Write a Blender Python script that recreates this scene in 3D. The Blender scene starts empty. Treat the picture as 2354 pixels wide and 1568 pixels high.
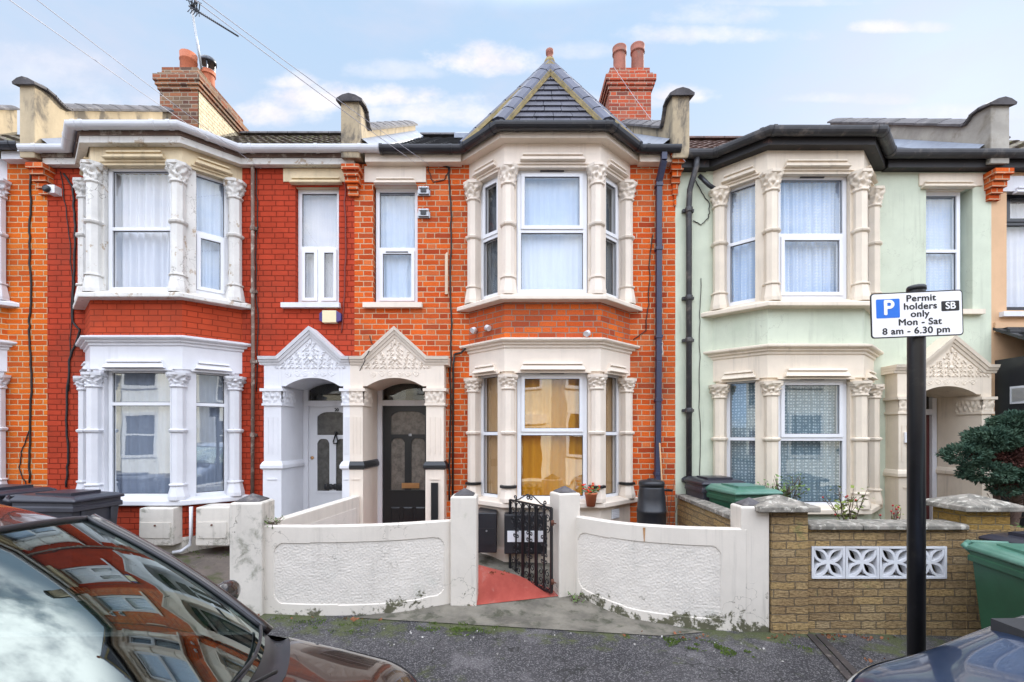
import bpy, math, random
from mathutils import Vector, Matrix, noise as mnoise
R = math.radians
random.seed(7)
scene = bpy.context.scene
col = scene.collection

# ------------------------------------------------------------------ camera
FPX, CX, HZ, CAMZ = 1095.0, 1176.5, 1000.0, 1.95
cam_d = bpy.data.cameras.new('camera')
cam_d.sensor_width = 36.0
cam_d.lens = 36.0 * FPX / 2353.0
cam_d.shift_y = (HZ - 784.0) / 2353.0
cam_d.clip_start = 0.05
cam_d.clip_end = 2000.0
cam = bpy.data.objects.new('camera', cam_d)
cam.location = (0, 0, CAMZ)
cam.rotation_euler = (R(90), 0, 0)
col.objects.link(cam)
scene.camera = cam

# ------------------------------------------------------------------ world, sun, exposure
SUN_AZ, SUN_EL = 42.0, 30.0          # azimuth from +Y towards +X
scene.view_settings.view_transform = 'Standard'
scene.view_settings.look = 'None'
scene.view_settings.gamma = 1.0
scene.view_settings.exposure = 0.47
wd = bpy.data.worlds.new('World'); scene.world = wd
wd.use_nodes = True
NT = wd.node_tree; NT.nodes.clear()

class NG:
    """tiny node-graph helper"""
    def __init__(s, tree): s.t = tree
    def n(s, typ, **kw):
        nd = s.t.nodes.new(typ)
        for k, v in kw.items(): setattr(nd, k, v)
        return nd
    def put(s, sock, v):
        if v is None: return
        if hasattr(v, 'links'): s.t.links.new(v, sock)
        else:
            if sock.type == 'RGBA' and hasattr(v, '__len__') and len(v) == 3: v = (*v, 1)
            sock.default_value = v
    def math(s, op, a, b=None, c=None, clamp=False):
        nd = s.n('ShaderNodeMath', operation=op, use_clamp=clamp)
        s.put(nd.inputs[0], a); s.put(nd.inputs[1], b); s.put(nd.inputs[2], c)
        return nd.outputs[0]
    def mix(s, f, a, b, mode='MIX'):
        nd = s.n('ShaderNodeMix', data_type='RGBA', blend_type=mode)
        s.put(nd.inputs[0], f); s.put(nd.inputs[6], a); s.put(nd.inputs[7], b)
        return nd.outputs[2]
    def noise(s, vec, scale, detail=3, rough=.55, dist=0, dims='3D'):
        nd = s.n('ShaderNodeTexNoise', noise_dimensions=dims)
        s.put(nd.inputs['Vector'], vec); nd.inputs['Scale'].default_value = scale
        nd.inputs['Detail'].default_value = detail; nd.inputs['Roughness'].default_value = rough
        nd.inputs['Distortion'].default_value = dist
        return nd.outputs[0]
    def ramp(s, v, lo, hi, a=0., b=1.):
        nd = s.n('ShaderNodeMapRange', interpolation_type='SMOOTHSTEP')
        s.put(nd.inputs[0], v); s.put(nd.inputs[1], lo); s.put(nd.inputs[2], hi)
        s.put(nd.inputs[3], a); s.put(nd.inputs[4], b)
        return nd.outputs[0]
    def sep(s, v):
        nd = s.n('ShaderNodeSeparateXYZ'); s.put(nd.inputs[0], v); return nd.outputs
    def comb(s, x, y, z):
        nd = s.n('ShaderNodeCombineXYZ'); s.put(nd.inputs[0], x); s.put(nd.inputs[1], y); s.put(nd.inputs[2], z)
        return nd.outputs[0]
    def vmap(s, v, scale=(1, 1, 1), loc=(0, 0, 0)):
        nd = s.n('ShaderNodeMapping'); s.put(nd.inputs[0], v)
        nd.inputs['Scale'].default_value = scale; nd.inputs['Location'].default_value = loc
        return nd.outputs[0]

g = NG(NT)
tc = g.n('ShaderNodeTexCoord')
D = tc.outputs['Generated']
dx, dy, dz = g.sep(D)
sky = g.n('ShaderNodeTexSky', sky_type='NISHITA')
sky.sun_disc = False
sky.sun_elevation = R(SUN_EL); sky.sun_rotation = R(SUN_AZ)
sky.air_density = 1.0; sky.dust_density = 0.6
el = g.math('MAXIMUM', dz, 0.0)
base = g.mix(g.ramp(el, .05, .75), (.66, .68, .77), (.40, .555, .745))
base = g.mix(g.ramp(dz, -.12, .0), (.25, .25, .25), base)
nis = g.mix(1.0, sky.outputs[0], (.10, .10, .10), 'MULTIPLY')
base = g.mix(.12, base, nis)
# clouds: coordinates on a plane overhead
zz = g.math('MAXIMUM', dz, .04)
px = g.math('DIVIDE', dx, zz); py = g.math('DIVIDE', dy, zz)
cv = g.comb(px, py, 0)
n1 = g.noise(cv, 1.3, 7, .58)
n2 = g.noise(g.comb(g.math('MULTIPLY', dx, 1.0), dy, g.math('MULTIPLY', dz, 2.6)), 3.4, 7, .6)
# front band of the sky (towards the houses): view-plane coordinates of far clouds
yy = g.math('MAXIMUM', dy, .05)
u = g.math('DIVIDE', dx, yy); v = g.math('DIVIDE', dz, yy)
fine = g.noise(g.comb(u, g.math('MULTIPLY', v, 1.5), 0.3), 13.0, 9, .64)
big_ = g.noise(g.comb(u, v, 2.3), 4.5, 3, .5)
wob = g.math('ADD', g.math('MULTIPLY', g.math('SUBTRACT', fine, .5), 2.9), g.math('MULTIPLY', g.math('SUBTRACT', big_, .5), 1.2))
mask = None
for (x, y, rx, ry, st) in [(1095, 142, 100, 44, 1.0), (1180, 150, 70, 34, .85), (1330, 120, 90, 24, .35),
                           (670, 190, 55, 26, .85), (720, 232, 120, 36, 1.0), (870, 228, 150, 28, .95), (600, 270, 120, 40, .9), (1010, 262, 170, 40, .75),
                           (1560, 222, 75, 22, .9), (1480, 235, 60, 24, .6), (2030, 66, 62, 17, .8), (2140, 66, 50, 14, .45),
                           (1660, 40, 130, 30, .45), (1640, 85, 190, 26, .6), (60, 170, 200, 60, .35), (230, 270, 200, 60, .5), (920, 165, 110, 26, .4),
                           (1900, 228, 90, 14, .4), (2040, 232, 70, 16, .45), (1300, 235, 90, 26, .5), (2180, 265, 160, 22, .4), (1790, 8, 170, 12, .35)]:
    uc, vc = (x - CX) / FPX, (HZ - y) / FPX
    a = g.math('DIVIDE', g.math('SUBTRACT', u, uc), rx / FPX * 1.25)
    b = g.math('DIVIDE', g.math('SUBTRACT', v, vc), ry / FPX * 1.25)
    # flat-based puffs: squash below the centre
    b = g.math('MULTIPLY', b, g.ramp(b, -.3, .1, 1.7, 1.0))
    d2 = g.math('ADD', g.math('MULTIPLY', a, a), g.math('MULTIPLY', b, b))
    m = g.math('SUBTRACT', g.math('ADD', 1.0, wob), d2)
    m = g.math('MULTIPLY', g.ramp(m, -.25, 1.45), st)
    mask = m if mask is None else g.math('MAXIMUM', mask, m)
mask = g.math('MULTIPLY', mask, g.ramp(dy, .1, .3))
haze = g.math('MULTIPLY', g.ramp(n2, .42, .75), .42)
skyc = g.mix(haze, base, (.58, .57, .67))
cl = g.mix(g.ramp(g.noise(g.comb(u, g.math('ADD', v, .02), .7), 11, 6, .6), .35, .65), (.72, .69, .75), (.84, .80, .81))
skyc = g.mix(mask, skyc, cl)
# high overhead broken bright cloud (seen in the windscreens) and unseen sky behind the camera, brightened as added fill for the house fronts
hi = g.math('MULTIPLY', g.ramp(n1, .40, .56), g.ramp(dz, .66, .78))
skyc = g.mix(hi, skyc, (3.3, 3.35, 3.45))
back = g.ramp(g.math('MULTIPLY', dy, -1.0), -.12, .45)
bk = g.mix(g.ramp(n2, .35, .62), (1.05, 1.45, 2.15), (2.75, 2.72, 2.75))
kz = g.ramp(dz, .12, .75, .72, 1.30)
bk = g.mix(1.0, bk, g.comb(kz, kz, kz), 'MULTIPLY')
bk = g.mix(g.ramp(dz, -.05, .05), (.2, .2, .2), bk)
skyc = g.mix(back, skyc, bk)
bg = g.n('ShaderNodeBackground'); g.put(bg.inputs[0], skyc); bg.inputs[1].default_value = 1.0
out = g.n('ShaderNodeOutputWorld'); NT.links.new(bg.outputs[0], out.inputs[0])
try: wd.cycles.sampling_method = 'AUTOMATIC'
except Exception: pass

sd = bpy.data.lights.new('sun', 'SUN'); sd.energy = 4.5; sd.angle = R(.6); sd.color = (1, .93, .82)
sun = bpy.data.objects.new('sun', sd); col.objects.link(sun)
sdir = Vector((math.sin(R(SUN_AZ)) * math.cos(R(SUN_EL)), math.cos(R(SUN_AZ)) * math.cos(R(SUN_EL)), math.sin(R(SUN_EL))))
sun.rotation_euler = sdir.to_track_quat('Z', 'Y').to_euler()
sun.location = (20, 20, 30)

scene.render.engine = 'CYCLES'
scene.cycles.max_bounces = 7
scene.cycles.transparent_max_bounces = 12
scene.cycles.caustics_reflective = False
scene.cycles.caustics_refractive = False
scene.cycles.sample_clamp_indirect = 6.0
scene.cycles.use_denoising = True

# ------------------------------------------------------------------ materials
MATS = {}
def newmat(name):
    m = bpy.data.materials.new(name); m.use_nodes = True
    t = m.node_tree; t.nodes.clear()
    q = NG(t)
    b = q.n('ShaderNodeBsdfPrincipled'); o = q.n('ShaderNodeOutputMaterial')
    t.links.new(b.outputs[0], o.inputs[0])
    MATS[name] = m
    return m, q, b, o

def mat(name, c, rough=.6, metal=0., var=.12, vscale=3., bump=0., bscale=60., dirt=None, dscale=4., dlo=.55, dhi=.72, coat=0., c2=None, spec=None, stretch=(1, 1, 1), bdist=.004, foot=None, streak=0., crack=0.):
    """base colour c with cloudy variation towards c2, optional dirt patches and bump"""
    m, q, b, o = newmat(name)
    tcn = q.n('ShaderNodeTexCoord'); P = tcn.outputs['Object']
    P2 = q.vmap(P, stretch)
    if c2 is None: c2 = tuple(x * (1 - var * 2) for x in c)
    n = q.noise(P2, vscale, 5, .62)
    cc = q.mix(q.ramp(n, .3, .72), c, c2)
    n3 = q.noise(P, vscale * 14, 2)
    cc = q.mix(q.math('MULTIPLY', q.ramp(n3, .3, .7), var * .6), cc, tuple(x * .55 for x in c))
    if dirt:
        dn = q.noise(P2, dscale, 7, .66, .3)
        cc = q.mix(q.ramp(dn, dlo, dhi), cc, dirt)
    if streak:                                              # rain runs down the paint
        sn = q.noise(q.vmap(P, (11, 11, .55)), 1.0, 6, .7); sn2 = q.noise(P, 1.1, 4, .6)
        cc = q.mix(q.math('MULTIPLY', q.math('MULTIPLY', q.ramp(sn, .50, .74), q.ramp(sn2, .38, .62)), streak), cc, tuple(x * .5 for x in c))
    if crack:
        wv = q.n('ShaderNodeVectorMath', operation='ADD'); q.put(wv.inputs[0], P); nv = q.n('ShaderNodeTexNoise'); q.put(nv.inputs['Vector'], P); nv.inputs['Scale'].default_value = 4; nv.inputs['Detail'].default_value = 6
        q.put(wv.inputs[1], nv.outputs['Color'])
        vo = q.n('ShaderNodeTexVoronoi', feature='DISTANCE_TO_EDGE'); q.put(vo.inputs['Vector'], wv.outputs[0]); vo.inputs['Scale'].default_value = 1.5
        ck = q.math('MULTIPLY', q.ramp(vo.outputs['Distance'], .010, .002), q.ramp(q.noise(P, 1.3, 3), .48, .60))
        cc = q.mix(q.math('MULTIPLY', ck, crack), cc, (.16, .14, .11))
    if foot:                                                # moss and algae patches climbing from the pavement
        uz = q.sep(tcn.outputs['UV'])[1]
        fn = q.noise(P, 5.5, 8, .7, .4); fn2 = q.noise(P, 40, 3)
        mk = q.math('ADD', q.math('MULTIPLY', q.math('SUBTRACT', foot, uz), 1.6), q.math('MULTIPLY', q.math('SUBTRACT', fn, .5), 2.3))
        mk = q.math('ADD', mk, q.math('MULTIPLY', q.math('SUBTRACT', fn2, .5), .5))
        cc = q.mix(q.ramp(mk, .10, .30), cc, q.mix(q.noise(P, 9, 4), (.045, .045, .03), (.15, .14, .08)))
    q.put(b.inputs['Base Color'], cc)
    b.inputs['Roughness'].default_value = rough; b.inputs['Metallic'].default_value = metal
    if coat: b.inputs['Coat Weight'].default_value = coat; b.inputs['Coat Roughness'].default_value = .03
    if spec is not None: b.inputs['Specular IOR Level'].default_value = spec
    if bump:
        bn = q.noise(P, bscale, 4, .6)
        bm = q.n('ShaderNodeBump'); bm.inputs['Strength'].default_value = bump; bm.inputs['Distance'].default_value = bdist
        q.put(bm.inputs['Height'], bn); q.put(b.inputs['Normal'], bm.outputs[0])
    return m

def brick(name, cols, mortar, h=.077, st=.228, hd=.112, j=.011, bump=.7, paint=None, rough=.85, soot=.35, dirt=None, wonk=.006, flemish=True, facebump=.25, grain=.35, gscale=55):
    """Flemish-bond brickwork on the UV map (metres)"""
    m, q, b, o = newmat(name)
    uvn = q.n('ShaderNodeTexCoord'); UV = uvn.outputs['UV']; P = uvn.outputs['Object']
    ux, uy, _ = q.sep(UV)
    w1 = q.math('SUBTRACT', q.noise(q.comb(ux, uy, 0), 9, 2), .5)
    w2 = q.math('SUBTRACT', q.noise(q.comb(uy, ux, 3), 9, 2), .5)
    x = q.math('ADD', ux, q.math('MULTIPLY', w1, wonk * 2)); y = q.math('ADD', uy, q.math('MULTIPLY', w2, wonk * 2))
    r = q.math('DIVIDE', y, h); row = q.math('FLOOR', r); fy = q.math('SUBTRACT', r, row)
    Pd = st + hd + 2 * j if flemish else st + j
    odd = q.math('MODULO', q.math('ABSOLUTE', row), 2.0)
    jit = q.n('ShaderNodeTexWhiteNoise', noise_dimensions='1D'); q.put(jit.inputs['W'], row)
    xx = q.math('ADD', q.math('DIVIDE', x, Pd), q.math('ADD', q.math('MULTIPLY', odd, .5), q.math('MULTIPLY', jit.outputs[0], .07)))
    cell = q.math('FLOOR', xx); fx = q.math('SUBTRACT', xx, cell)
    s1 = (st + j) / Pd
    if flemish:
        isH = q.math('GREATER_THAN', fx, s1)
        ex = q.math('MINIMUM', q.math('MINIMUM', fx, q.math('SUBTRACT', 1.0, fx)), q.math('ABSOLUTE', q.math('SUBTRACT', fx, s1)))
        bid = q.math('ADD', q.math('MULTIPLY', cell, 2.0), isH)
    else:
        ex = q.math('MINIMUM', fx, q.math('SUBTRACT', 1.0, fx)); bid = cell
    ex = q.math('MULTIPLY', ex, Pd)
    ey = q.math('MULTIPLY', q.math('MINIMUM', fy, q.math('SUBTRACT', 1.0, fy)), h)
    e = q.math('MINIMUM', ex, ey)
    brk = q.ramp(e, j * .35, j * .75)                       # 0 mortar .. 1 brick
    wn = q.n('ShaderNodeTexWhiteNoise', noise_dimensions='2D'); q.put(wn.inputs['Vector'], q.comb(bid, row, 0))
    rnd = wn.outputs['Value']
    rp = q.n('ShaderNodeValToRGB'); q.put(rp.inputs[0], rnd)
    els = rp.color_ramp.elements
    for i, c in enumerate(cols):
        ps = i / (len(cols) - 1)
        if i < 2: els[i].position = ps if i == 0 else 1.0; els[i].color = (*c, 1)
    els[1].color = (*cols[-1], 1)
    for i in range(1, len(cols) - 1):
        e2 = els.new(i / (len(cols) - 1)); e2.color = (*cols[i], 1)
    bc = rp.outputs[0]
    nz = q.noise(q.comb(ux, q.math('MULTIPLY', uy, 1.0 if flemish and grain < .5 else 2.2), 1), gscale, 5, .72)
    bc = q.mix(q.math('MULTIPLY', q.ramp(nz, .38, .68), grain), bc, tuple(x * .45 for x in cols[0]))
    if paint is not None:
        pc = q.mix(q.ramp(q.noise(q.comb(ux, uy, 5), 2.2, 5, .6), .35, .7), paint, tuple(x * .78 for x in paint))
        pc = q.mix(q.math('MULTIPLY', rnd, .30), pc, tuple(x * .6 for x in paint))
        chip = q.ramp(q.noise(q.comb(ux, uy, 8), 7, 8, .75), .655, .69)
        pc = q.mix(chip, pc, (.55, .12, .03))
        cc = q.mix(brk, tuple(x * .45 for x in paint), pc)
    else:
        mn = q.mix(q.noise(q.comb(ux, uy, 2), 12, 4), mortar, tuple(x * .6 for x in mortar))
        cc = q.mix(brk, mn, bc)
    so = q.noise(q.comb(ux, uy, 4), .9, 6, .65)
    cc = q.mix(q.math('MULTIPLY', q.ramp(so, .42, .78), soot), cc, (.10, .045, .03))
    if dirt:
        dn = q.ramp(q.noise(q.comb(ux, uy, 9), 3.3, 7, .7), dirt[1], dirt[1] + .14)
        cc = q.mix(dn, cc, dirt[0])
    q.put(b.inputs['Base Color'], cc)
    b.inputs['Roughness'].default_value = rough; b.inputs['Specular IOR Level'].default_value = .12
    hgt = q.math('ADD', q.math('MULTIPLY', brk, 1.0), q.math('MULTIPLY', nz, facebump))
    bm = q.n('ShaderNodeBump'); bm.inputs['Strength'].default_value = bump; bm.inputs['Distance'].default_value = .008
    q.put(bm.inputs['Height'], hgt); q.put(b.inputs['Normal'], bm.outputs[0])
    return m

def glass(name, tint=(1, 1, 1), refl=1.0, ior=1.52, rough=0.0, wob=.0, gloss=(.95, 1, 1)):
    """window pane: sees through to what is behind it, mirrors by Fresnel"""
    m, q, b, o = newmat(name); t = m.node_tree; t.nodes.remove(b)
    tr = q.n('ShaderNodeBsdfTransparent'); tr.inputs[0].default_value = (*tint, 1)
    gl = q.n('ShaderNodeBsdfGlossy'); gl.inputs['Roughness'].default_value = rough; gl.inputs[0].default_value = (*gloss, 1)
    ge = q.n('ShaderNodeNewGeometry'); dt = q.n('ShaderNodeVectorMath', operation='DOT_PRODUCT')
    q.put(dt.inputs[0], ge.outputs['Normal']); q.put(dt.inputs[1], ge.outputs['Incoming'])
    f0 = ((ior - 1) / (ior + 1)) ** 2 * refl
    om = q.math('SUBTRACT', 1.0, q.math('ABSOLUTE', dt.outputs['Value']), clamp=True)
    fres = q.math('ADD', f0, q.math('MULTIPLY', q.math('POWER', om, 5.0), 1 - f0), clamp=True)
    if wob:
        tcn = q.n('ShaderNodeTexCoord'); bn = q.noise(tcn.outputs['Object'], 2.2, 1)
        bm = q.n('ShaderNodeBump'); bm.inputs['Strength'].default_value = wob; bm.inputs['Distance'].default_value = .05
        q.put(bm.inputs['Height'], bn); q.put(gl.inputs['Normal'], bm.outputs[0])
    f = fres
    mx = q.n('ShaderNodeMixShader'); q.put(mx.inputs[0], f)
    t.links.new(tr.outputs[0], mx.inputs[1]); t.links.new(gl.outputs[0], mx.inputs[2]); t.links.new(mx.outputs[0], o.inputs[0])
    return m

def curtain(name, c, lace=None, rough=.9):
    m, q, b, o = newmat(name); t = m.node_tree
    uvn = q.n('ShaderNodeTexCoord'); ux, uy, _ = q.sep(uvn.outputs['UV'])
    cc = q.mix(q.noise(q.comb(q.math('MULTIPLY', ux, 14), q.math('MULTIPLY', uy, .6), 0), 1.5, 3), c, tuple(x * .78 for x in c))
    if lace:
        vo = q.n('ShaderNodeTexVoronoi'); q.put(vo.inputs['Vector'], q.comb(ux, uy, 0)); vo.inputs['Scale'].default_value = 24; vo.inputs['Randomness'].default_value = .25
        cc = q.mix(q.ramp(vo.outputs[0], .22, .36), cc, lace)
    df = q.n('ShaderNodeBsdfDiffuse'); q.put(df.inputs[0], cc)
    tl = q.n('ShaderNodeBsdfTranslucent'); q.put(tl.inputs[0], cc)
    mx = q.n('ShaderNodeMixShader'); mx.inputs[0].default_value = .2
    t.nodes.remove(b)
    t.links.new(df.outputs[0], mx.inputs[1]); t.links.new(tl.outputs[0], mx.inputs[2]); t.links.new(mx.outputs[0], o.inputs[0])
    return m

OR = [(.46, .068, .012), (.66, .105, .016), (.72, .135, .022), (.56, .078, .014), (.68, .17, .05), (.36, .05, .016), (.62, .09, .014)]
brick('brick_orange', OR, (.66, .45, .29), j=.0115, soot=.45)
brick('brick_amber', [(.58, .095, .012), (.72, .16, .018), (.66, .125, .014), (.52, .075, .012), (.74, .19, .025)], (.70, .50, .30), j=.0115, soot=.4)
brick('brick_spandrel', [(.40, .07, .02), (.66, .11, .02), (.50, .09, .03), (.74, .15, .025), (.34, .06, .025)], (.34, .25, .19), soot=.45)
brick('brick_red_paint', OR, (.5, .3, .2), paint=(.47, .058, .026), bump=.8, soot=.42)
brick('brick_red_smooth', OR, (.5, .3, .2), paint=(.50, .068, .026), bump=.2, soot=.35)
brick('brick_chimney_old', [(.20, .07, .04), (.32, .11, .055), (.10, .055, .045), (.38, .15, .07), (.24, .16, .10), (.09, .06, .05)], (.40, .33, .25), soot=.75, j=.014, dirt=((.45, .38, .10), .66))
brick('brick_chimney_red', [(.42, .075, .035), (.52, .11, .05), (.26, .06, .04), (.50, .15, .09), (.17, .06, .045)], (.55, .42, .32), soot=.6, dirt=((.20, .10, .06), .62))
brick('brick_cream_paint', OR, (.5, .3, .2), paint=(.78, .66, .46), bump=.9, soot=.12)
brick('stone_brick', [(.54, .37, .185), (.66, .46, .225), (.44, .31, .17), (.68, .46, .20), (.58, .43, .25)], (.36, .28, .18), h=.081, st=.30, hd=.14, j=.010, bump=1.6, soot=.55, wonk=.012, facebump=2.6, grain=.85, gscale=26, dirt=((.26, .27, .11), .60))
brick('stone_brick_lit', [(.48, .30, .09), (.54, .36, .12), (.44, .29, .10), (.50, .32, .10)], (.38, .30, .17), h=.081, st=.24, hd=.13, j=.010, bump=1.4, soot=.45, wonk=.012, facebump=2.2, grain=.7, gscale=26)

mat('render_green', (.60, .645, .515), .9, streak=.55, crack=.25, spec=.15, var=.05, bump=.6, bscale=140, dirt=(.50, .56, .43), dscale=1.5, dlo=.5, dhi=.8)
mat('render_peach', (.66, .43, .26), .9, streak=.3, spec=.15, var=.05, bump=.7, bscale=140)
mat('render_white_rough', (.70, .645, .58), .92, foot=.17, streak=.3, crack=.5, spec=.15, var=.05, bump=.5, bscale=80, bdist=.006, dirt=(.60, .58, .52), dscale=3, dlo=.55, dhi=.8)
mat('paint_white', (.69, .69, .72), .5, streak=.35, var=.04, dirt=(.62, .62, .62), dscale=5, dlo=.66, dhi=.85)
mat('paint_white_old', (.72, .70, .66), .6, streak=.6, crack=.8, var=.08, bump=.3, bscale=30, dirt=(.42, .33, .24), dscale=7, dlo=.575, dhi=.64)
mat('paint_cream_old', (.70, .57, .37), .65, streak=.7, var=.1, bump=.2, bscale=30, dirt=(.50, .36, .20), dscale=5, dlo=.60, dhi=.78)
mat('paint_cream', (.755, .66, .56), .55, streak=.35, var=.04, dirt=(.62, .52, .42), dscale=4, dlo=.64, dhi=.85)
mat('paint_cream_green_house', (.76, .66, .53), .55, streak=.5, var=.05, dirt=(.60, .49, .37), dscale=4, dlo=.62, dhi=.85)
mat('paint_ivory_wall', (.68, .62, .545), .7, foot=.16, streak=.5, crack=.7, var=.04, bump=.25, bscale=40, dirt=(.48, .45, .36), dscale=3.5, dlo=.63, dhi=.80)
mat('paint_mouldy', (.66, .61, .54), .75, streak=.7, crack=.9, foot=.13, var=.07, bump=.25, bscale=40, dirt=(.27, .26, .21), dscale=4.2, dlo=.53, dhi=.68)
mat('stain_moss', (.05, .055, .025), .95, var=.3, c2=(.12, .11, .08), vscale=12, bump=.8, bscale=60)
mat('upvc', (.74, .75, .78), .28, var=.01)
mat('upvc_grey', (.62, .63, .66), .35, var=.03)
mat('dark_frame', (.012, .014, .022), .3, var=.1)
mat('black_paint', (.012, .013, .015), .35, var=.1)
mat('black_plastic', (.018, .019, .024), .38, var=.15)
mat('black_plastic_grey', (.045, .045, .058), .42, var=.15)
mat('navy_pipe', (.035, .042, .085), .4, var=.1)
mat('gutter_black', (.020, .021, .027), .3, var=.2, dirt=(.12, .11, .10), dscale=6, dlo=.6, dhi=.8)
mat('gutter_faded', (.045, .045, .05), .5, var=.2, dirt=(.17, .15, .13), dscale=5, dlo=.5, dhi=.75)
mat('fascia_brown', (.20, .13, .10), .7, var=.2, dirt=(.45, .40, .34), dscale=5, dlo=.5, dhi=.65)
mat('fascia_black', (.022, .02, .022), .6, var=.2, dirt=(.10, .05, .04), dscale=7, dlo=.6, dhi=.7)
mat('lead', (.25, .28, .34), .5, var=.15, dirt=(.36, .38, .43), dscale=3)
mat('cement', (.50, .40, .26), .9, var=.15, bump=.5, bscale=30, c2=(.36, .29, .19), dirt=(.13, .11, .085), dscale=3.2, dlo=.50, dhi=.66, stretch=(1, 1, .45))
mat('cement_grey', (.40, .37, .32), .9, var=.15, bump=.5, bscale=30, dirt=(.20, .17, .13), dscale=2.6, dlo=.5, dhi=.72)
mat('coping_tile', (.13, .12, .125), .8, var=.3, vscale=5, bump=.4, bscale=40, dirt=(.22, .20, .18), dscale=6)
mat('tile_moss', (.10, .075, .055), .9, var=.3, vscale=8, bump=.4, bscale=60, dirt=(.12, .12, .045), dscale=10, dlo=.52, dhi=.62)
mat('tile_dark', (.035, .036, .04), .5, var=.3, vscale=8, bump=.3, bscale=60)
mat('tile_brown', (.13, .07, .055), .8, var=.3, vscale=8, bump=.4, bscale=60, dirt=(.06, .045, .04), dscale=7)
mat('slate', (.095, .095, .122), .45, var=.18, vscale=6, bump=.15, bscale=40)
mat('slate_hip', (.085, .092, .135), .5, var=.12)
mat('mortar_yellow', (.36, .28, .13), .95, var=.2, vscale=9, bump=.6, bscale=60, dirt=(.22, .18, .05), dscale=9)
mat('terracotta', (.46, .13, .055), .75, var=.12, bump=.2, bscale=50)
mat('terracotta_old', (.36, .13, .085), .8, var=.2, dirt=(.20, .12, .09), dscale=6)
mat('steel_dark', (.10, .105, .12), .4, metal=.8, var=.2)
mat('galvanised', (.42, .43, .45), .4, metal=.7, var=.15)
mat('wood_strip', (.66, .50, .36), .7, var=.1)
mat('brass', (.55, .30, .14), .32, metal=.9, var=.1)
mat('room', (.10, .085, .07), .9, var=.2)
mat('room_amber', (.55, .30, .07), .9, var=.2)
mat('door_white', (.66, .66, .68), .4, var=.02)
mat('door_red', (.09, .02, .018), .5, var=.1)
mat('asphalt', (.085, .078, .08), .92, var=.2, c2=(.055, .05, .052), vscale=1.6, bump=.9, bscale=160, bdist=.006)
mat('concrete_floor', (.20, .18, .145), .92, var=.3, c2=(.09, .08, .065), vscale=3.2, bump=.9, bscale=70, dirt=(.055, .055, .035), dscale=4.5, dlo=.50, dhi=.66, crack=.9)
mat('concrete_dark', (.14, .11, .09), .9, var=.3, c2=(.07, .058, .05), vscale=2.8, bump=.8, bscale=50, dirt=(.055, .06, .02), dscale=3.5, dlo=.5, dhi=.66, crack=1.0)
mat('soil', (.035, .026, .018), .95, var=.3, bump=1.0, bscale=30)
mat('kerb_stone', (.27, .26, .25), .85, var=.15, bump=.3)
mat('red_path', (.30, .046, .032), .72, var=.14, c2=(.42, .085, .06), vscale=4, bump=.3, bscale=60, dirt=(.40, .17, .14), dscale=7, dlo=.55, dhi=.72, stretch=(1, .35, 1))
mat('stone_cap', (.30, .27, .23), .92, var=.25, bump=.9, bscale=50, vscale=9, c2=(.10, .095, .08), dirt=(.46, .43, .37), dscale=13, dlo=.54, dhi=.62)
mat('white_block', (.70, .70, .72), .75, var=.08, bump=.4, bscale=60, dirt=(.40, .40, .36), dscale=6, dlo=.62, dhi=.8)
mat('wrought_iron', (.010, .011, .014), .32, var=.1)
mat('rust_dark', (.055, .042, .038), .9, var=.3, dirt=(.16, .13, .11), dscale=9)
mat('rust_stain', (.50, .27, .12), .9, var=.3)
mat('rust', (.16, .06, .035), .9, var=.3)
mat('bin_green', (.022, .095, .052), .42, var=.12, bump=.1, bscale=200)
mat('bin_green_lid', (.05, .16, .11), .3, var=.15, c2=(.12, .24, .19), vscale=3)
mat('bin_black_lid', (.032, .032, .045), .36, var=.15)
mat('sign_white', (.86, .86, .87), .35, var=.01)
mat('sign_black', (.008, .008, .01), .4, var=.02)
mat('sign_blue', (.012, .16, .66), .35, var=.03)
mat('pole_black', (.012, .012, .014), .30, var=.25, vscale=5, dirt=(.04, .036, .03), dscale=6)
mat('cable', (.015, .013, .013), .6, var=.1)
mat('cable_red', (.20, .03, .02), .6, var=.1)
mat('wire_grey', (.42, .42, .47), .5, var=.1)
mat('alarm_cream', (.74, .66, .42), .4, var=.04)
mat('alarm_purple', (.07, .05, .20), .25, var=.05)
mat('foliage_conifer', (.026, .068, .044), .8, var=.3, vscale=6, c2=(.06, .11, .065))
mat('foliage_brown', (.10, .032, .022), .9, var=.3)
mat('foliage_green', (.16, .26, .06), .7, var=.3, vscale=6, c2=(.08, .15, .04))
mat('foliage_yellow', (.28, .32, .06), .7, var=.3, vscale=6, c2=(.14, .22, .05))
mat('moss_green', (.10, .15, .018), .95, var=.3, vscale=20, c2=(.05, .08, .015))
mat('bark', (.16, .10, .075), .9, var=.3, bump=.6, bscale=60)
mat('twig', (.13, .09, .065), .9, var=.2)
mat('berry', (.42, .025, .02), .4, var=.1)
mat('flower_red', (.75, .05, .015), .6, var=.1)
mat('dead_leaf', (.20, .055, .03), .9, var=.4, vscale=20, c2=(.30, .14, .06))
mat('paper_scrap', (.55, .52, .48), .9, var=.2)
mat('hose_tan', (.55, .33, .17), .6, var=.1)
mat('car_brown', (.016, .008, .007), .25, metal=.25, var=.05, coat=1.0, vscale=1.0)
mat('car_blue', (.038, .065, .135), .28, metal=.65, var=.05, coat=1.0, vscale=1.0)
mat('tyre', (.012, .012, .012), .85, var=.1)
mat('alloy', (.45, .46, .48), .3, metal=.9, var=.05)
mat('headlamp', (.55, .58, .6), .12, metal=.6, var=.05)
mat('seat_fabric', (.03, .03, .033), .9, var=.1)
mat('opposite_cream', (.80, .76, .66), .8, var=.05)
mat('opposite_white', (.82, .82, .80), .8, var=.04)
mat('opposite_brick', (.42, .16, .09), .9, var=.1)
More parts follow.
